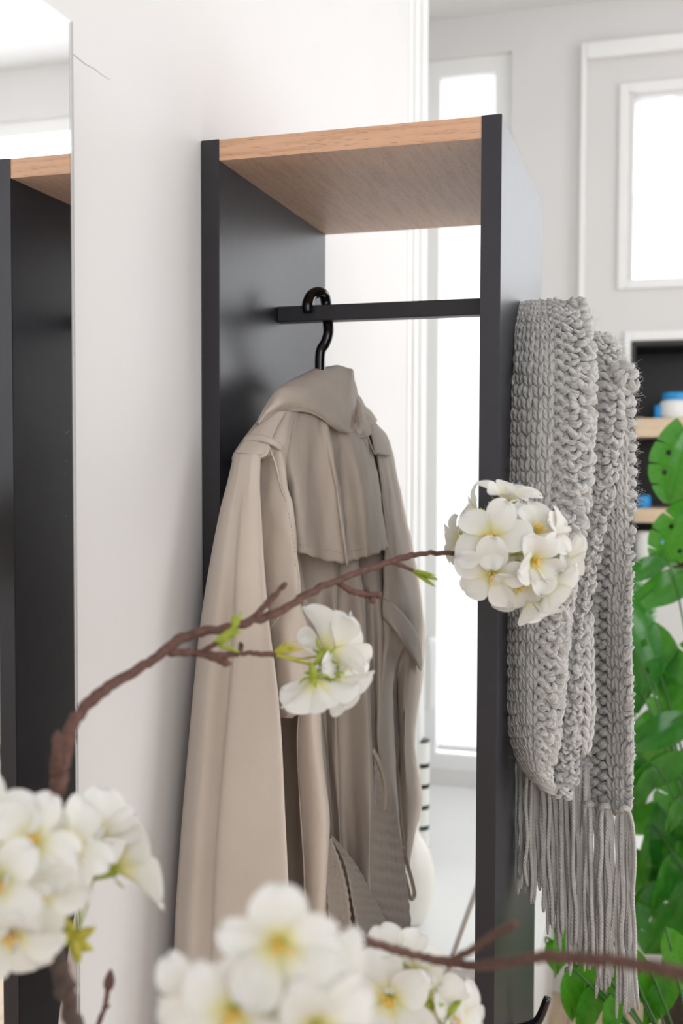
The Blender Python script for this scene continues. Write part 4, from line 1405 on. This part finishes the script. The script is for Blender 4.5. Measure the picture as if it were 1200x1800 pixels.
def twig(branch, pts, r0, r1, name='twig', mat='bark', knots=0.10, seed=0):
    r2 = np.random.default_rng(seed + 100)
    r0, r1 = r0 * BS, r1 * BS
    c = crom([atb(*p) for p in pts], 9)
    n_ = len(c)
    rad = np.linspace(r0, r1, n_) * (1 + knots * np.convolve(r2.normal(0, 1.2, n_), np.ones(3) / 3, 'same'))
    c = c + r2.normal(0, r0 * 0.10, c.shape)
    mb_ = MB(); mb_.tube(c, rad, 10)
    return mb_.build(name, MAT[mat], branch, True)


def bud(branch, px, py, dep, L_=0.010, r=0.0035, d=(0, -1), mat='bark'):
    L_, r = L_ * BS, r * BS
    c = atb(px, py, dep); dd = RT * d[0] - UP * d[1]; dd /= np.linalg.norm(dd)
    t_ = np.linspace(0, 1, 8)
    mb_ = MB(); mb_.tube(np.array([c + dd * L_ * q for q in t_]), r * np.sin(np.pi * (0.10 + .88 * t_ ** .8)) + 0.0002, 8)
    return mb_.build('bud', MAT[mat], branch, True)


def sprout(branch, px, py, dep, d=(1, -.3), L_=0.02, n_=6, mat='bud_green', seed=0, broad=0.0016):
    """tuft of narrow young leaves"""
    r2 = np.random.default_rng(seed)
    L_, broad = L_ * BS, broad * BS
    c = atb(px, py, dep)
    dd = RT * d[0] - UP * d[1]; dd /= np.linalg.norm(dd)
    for k in range(n_):
        e_ = dd + r2.normal(0, .33, 3); e_ /= np.linalg.norm(e_)
        sd = np.cross(e_, FW); sd /= np.linalg.norm(sd)
        l_ = L_ * r2.uniform(.6, 1.1)
        nn_ = np.cross(sd, e_)
        vv = []
        for q in range(7):
            t_ = q / 6
            w_ = broad * math.sin(math.pi * (0.12 + 0.88 * t_)) ** .8 + .0001
            p = c + e_ * l_ * t_ + nn_ * l_ * .25 * t_ * t_ * r2.uniform(-.2, 1)
            vv += [p - sd * w_, p - nn_ * w_ * .4, p + sd * w_]
        fs = []
        for q in range(6):
            for h in range(2):
                fs.append((q * 3 + h, q * 3 + h + 1, q * 3 + h + 4, q * 3 + h + 3))
        mb_ = MB(); mb_.add(vv, fs)
        solidify(mb_.build('young_leaf', MAT[mat], branch, True), 0.0003)


# ---- long arching branch from the lower left to the cluster in front of the scarf
br1 = empty('blossom_branch', tuple(atb(150, 1880, .58)))
tag(br1, 'long arching branch with white blossom clusters crossing in front of the coat', 'branch')
twig(br1, [(160, 1900, .585), (138, 1830, .58), (112, 1720, .57), (90, 1640, .57), (82, 1545, .58)], .0055, .0046, 'stem', 'bark_dark', .14, 1)
twig(br1, [(82, 1548, .58), (84, 1490, .59), (94, 1430, .60), (110, 1350, .61), (130, 1270, .63), (182, 1213, .65), (260, 1166, .68), (330, 1118, .70), (400, 1102, .72),
           (480, 1080, .74), (540, 1044, .77), (600, 1017, .80), (660, 996, .83), (740, 974, .87), (822, 973, .9)], .0046, .0021, 'stem', 'bark', .08, 2)
twig(br1, [(94, 1425, .60), (96, 1370, .605), (99, 1330, .60), (102, 1300, .60)], .0034, .0026, 'twig', 'bark', .12, 3)
bud(br1, 100, 1312, .60, .009, .0032, (0.05, -1))
twig(br1, [(298, 1148, .69), (340, 1147, .70), (372, 1156, .70), (396, 1166, .70)], .0026, .0018, seed=4)
bud(br1, 389, 1163, .70, .007, .003, (1, .25))
twig(br1, [(345, 1148, .70), (390, 1152, .715), (430, 1148, .73), (470, 1150, .745), (482, 1150, .75)], .0023, .0017, seed=5)
twig(br1, [(420, 1149, .72), (424, 1138, .72), (423, 1132, .72)], .002, .0016, seed=6)
twig(br1, [(355, 1146, .70), (375, 1134, .70), (392, 1122, .70)], .002, .0015, seed=7)
twig(br1, [(446, 1088, .73), (470, 1060, .735), (490, 1038, .74), (502, 1026, .745)], .0024, .0017, seed=8)
twig(br1, [(592, 1022, .80), (615, 1038, .80), (640, 1044, .81), (668, 1046, .815)], .0023, .0026, seed=9)
twig(br1, [(640, 1044, .81), (648, 1036, .81)], .0022, .0018, seed=10); bud(br1, 650, 1050, .81, .006, .003, (.5, .6))
twig(br1, [(690, 988, .845), (710, 996, .85), (730, 1005, .85)], .0019, .0014, seed=11)
sprout(br1, 374, 1130, .70, (1, -.35), .020, 7, seed=1); sprout(br1, 408, 1108, .71, (.2, -1), .014, 3, seed=2)
sprout(br1, 724, 1003, .85, (1, .35), .024, 6, seed=3)
sprout(br1, 478, 1150, .75, (1, -.1), .024, 5, 'yellow_green', seed=4, broad=.0011)
nd = atb(822, 973, .9)
for px, py, dp, sc, fc, bk in ((888, 880, .90, 1.15, (.15, -.75), False), (842, 905, .91, 1.05, (-.8, -.35), True), (863, 944, .87, 1.22, (-.15, -.1), False), (866, 1008, .87, 1.18, (-.15, .3), False),
                               (934, 984, .87, 1.15, (.35, .25), False), (940, 938, .89, 1.18, (.35, -.5), False), (972, 948, .90, 1.15, (.8, -.2), False), (910, 1022, .88, 1.12, (.1, .55), False),
                               (960, 1022, .89, 1.2, (.75, .45), True), (928, 1046, .90, 1.2, (.15, .85), True), (812, 950, .92, 1.0, (-.7, .1), True), (905, 965, .90, 1.1, (.1, -.1), False),
                               (900, 930, .92, 1.1, (.2, -.6), False), (985, 990, .91, 1.1, (.8, .2), True)):
    blossom(br1, px, py, dp, sc, fc, bk, node=nd)
sprout(br1, 822, 965, .895, (-.1, -.8), .016, 4, 'yellow_green', seed=5, broad=.0018)
sprout(br1, 905, 985, .885, (.3, .2), .014, 5, seed=6, broad=.0018)
nd = atb(484, 1150, .75)
for px, py, dp, sc, fc, bk in ((572, 1146, .775, 1.30, (.45, -.45), True), (552, 1192, .765, 1.2, (.15, .75), True), (584, 1190, .775, 1.2, (.5, .65), True), (590, 1150, .79, 1.2, (.6, -.1), False)):
    blossom(br1, px, py, dp, sc, fc, bk, node=nd, opened=18)
# cluster at the lower left
nd = atb(92, 1600, .565)
for px, py, dp, sc, fc, bk in ((4, 1452, .55, 1.1, (-.1, -.2), False), (58, 1480, .54, 1.0, (.15, -.3), False), (6, 1548, .525, 1.1, (-.1, .1), False), (76, 1556, .54, 1.0, (.25, .25), False),
                               (122, 1492, .56, .95, (.2, -.35), False), (22, 1632, .53, 1.1, (.1, .4), False), (-40, 1610, .54, 1.1, (-.3, .1), False)):
    blossom(br1, px, py, dp, sc, fc, bk, node=nd)
nd = atb(136, 1640, .575)
blossom(br1, 205, 1527, .60, 1.25, (.72, -.25), True, opened=30, node=nd)
blossom(br1, 166, 1475, .60, 1.05, (.35, -.7), False, opened=40, node=nd)
blossom(br1, 140, 1520, .585, .9, (-.1, -.8), False, opened=45, node=nd)
sprout(br1, 128, 1648, .57, (-.6, -.5), .013, 2, 'yellow_green', seed=8, broad=.0035)
sprout(br1, 128, 1652, .57, (1, .0), .013, 2, 'yellow_green', seed=9, broad=.003)
sprout(br1, 130, 1650, .57, (.5, 1), .014, 2, 'yellow_green', seed=10, broad=.003)
twig(br1, [(96, 1660, .57), (115, 1655, .57), (130, 1645, .573), (138, 1636, .575)], .0022, .0016, mat='bud_green', seed=12)

# ---- thin twig with a closed bud
br2 = empty('budding_twig', tuple(atb(160, 1860, .62)))
tag(br2, 'thin brown twig ending in one closed pointed bud in front of the white wall', 'twig')
twig(br2, [(160, 1860, .62), (172, 1805, .62), (184, 1770, .62), (190, 1735, .62)], .0017, .0014, 'stem', seed=13)
bud(br2, 190, 1742, .62, .013, .0033, (.12, -1)); bud(br2, 183, 1772, .62, .004, .0012, (1, -.5))

# ---- lower branch crossing in front of the wardrobe foot
br3 = empty('blossom_branch', tuple(atb(1960, 2300, .50)))
tag(br3, 'low brown branch passing in front of the scarf tassels with large white blossoms', 'branch')
twig(br3, [(1960, 2300, .50), (1640, 1990, .45), (1400, 1800, .43), (1300, 1745, .42), (1200, 1713, .43), (1080, 1690, .46), (960, 1682, .50), (890, 1692, .54), (830, 1697, .58), (760, 1686, .60), (690, 1668, .59), (620, 1644, .57), (560, 1625, .53)], .0032, .0022, 'stem', 'bark', .08, 14)
twig(br3, [(790, 1690, .585), (830, 1668, .56), (870, 1642, .53), (905, 1624, .52)], .0022, .0019, seed=15)
nd = atb(540, 1650, .47)
for px, py, dp, sc, fc, bk in ((492, 1655, .43, 1.08, (0, -.05), False), (412, 1772, .43, 1.12, (-.1, .1), False), (556, 1800, .43, 1.05, (.1, .15), False), (470, 1735, .445, 1.1, (.1, .1), False),
                               (365, 1760, .45, 1.0, (-.4, 0), False), (545, 1700, .45, 1.05, (.35, .1), False)):
    blossom(br3, px, py, dp, sc, fc, bk, node=nd, opened=14)
br4 = empty('blossom_sprig', tuple(atb(735, 1900, .70)))
tag(br4, 'small sprig of white blossoms with green calyxes in front of the coat belt', 'sprig')
nd = atb(735, 1830, .70)
for px, py, dp, sc, fc, bk in ((686, 1752, .68, 1.25, (-.2, -.05), False), (735, 1712, .69, 1.15, (.2, -.8), True), (752, 1762, .69, 1.15, (.4, -.1), True), (792, 1790, .70, 1.1, (.5, -.2), False), (640, 1748, .70, 1.1, (-.7, -.1), False),
                               (700, 1700, .70, 1.1, (-.1, -.6), False)):
    blossom(br4, px, py, dp, sc, fc, bk, node=nd)
twig(br4, [(725, 1920, .70), (732, 1860, .70), (735, 1828, .70)], .0022, .0018, seed=16)
sprout(br4, 742, 1790, .695, (.1, -1), .018, 4, seed=17, broad=.002); sprout(br4, 775, 1800, .69, (.4, -1), .02, 4, seed=18, broad=.002)
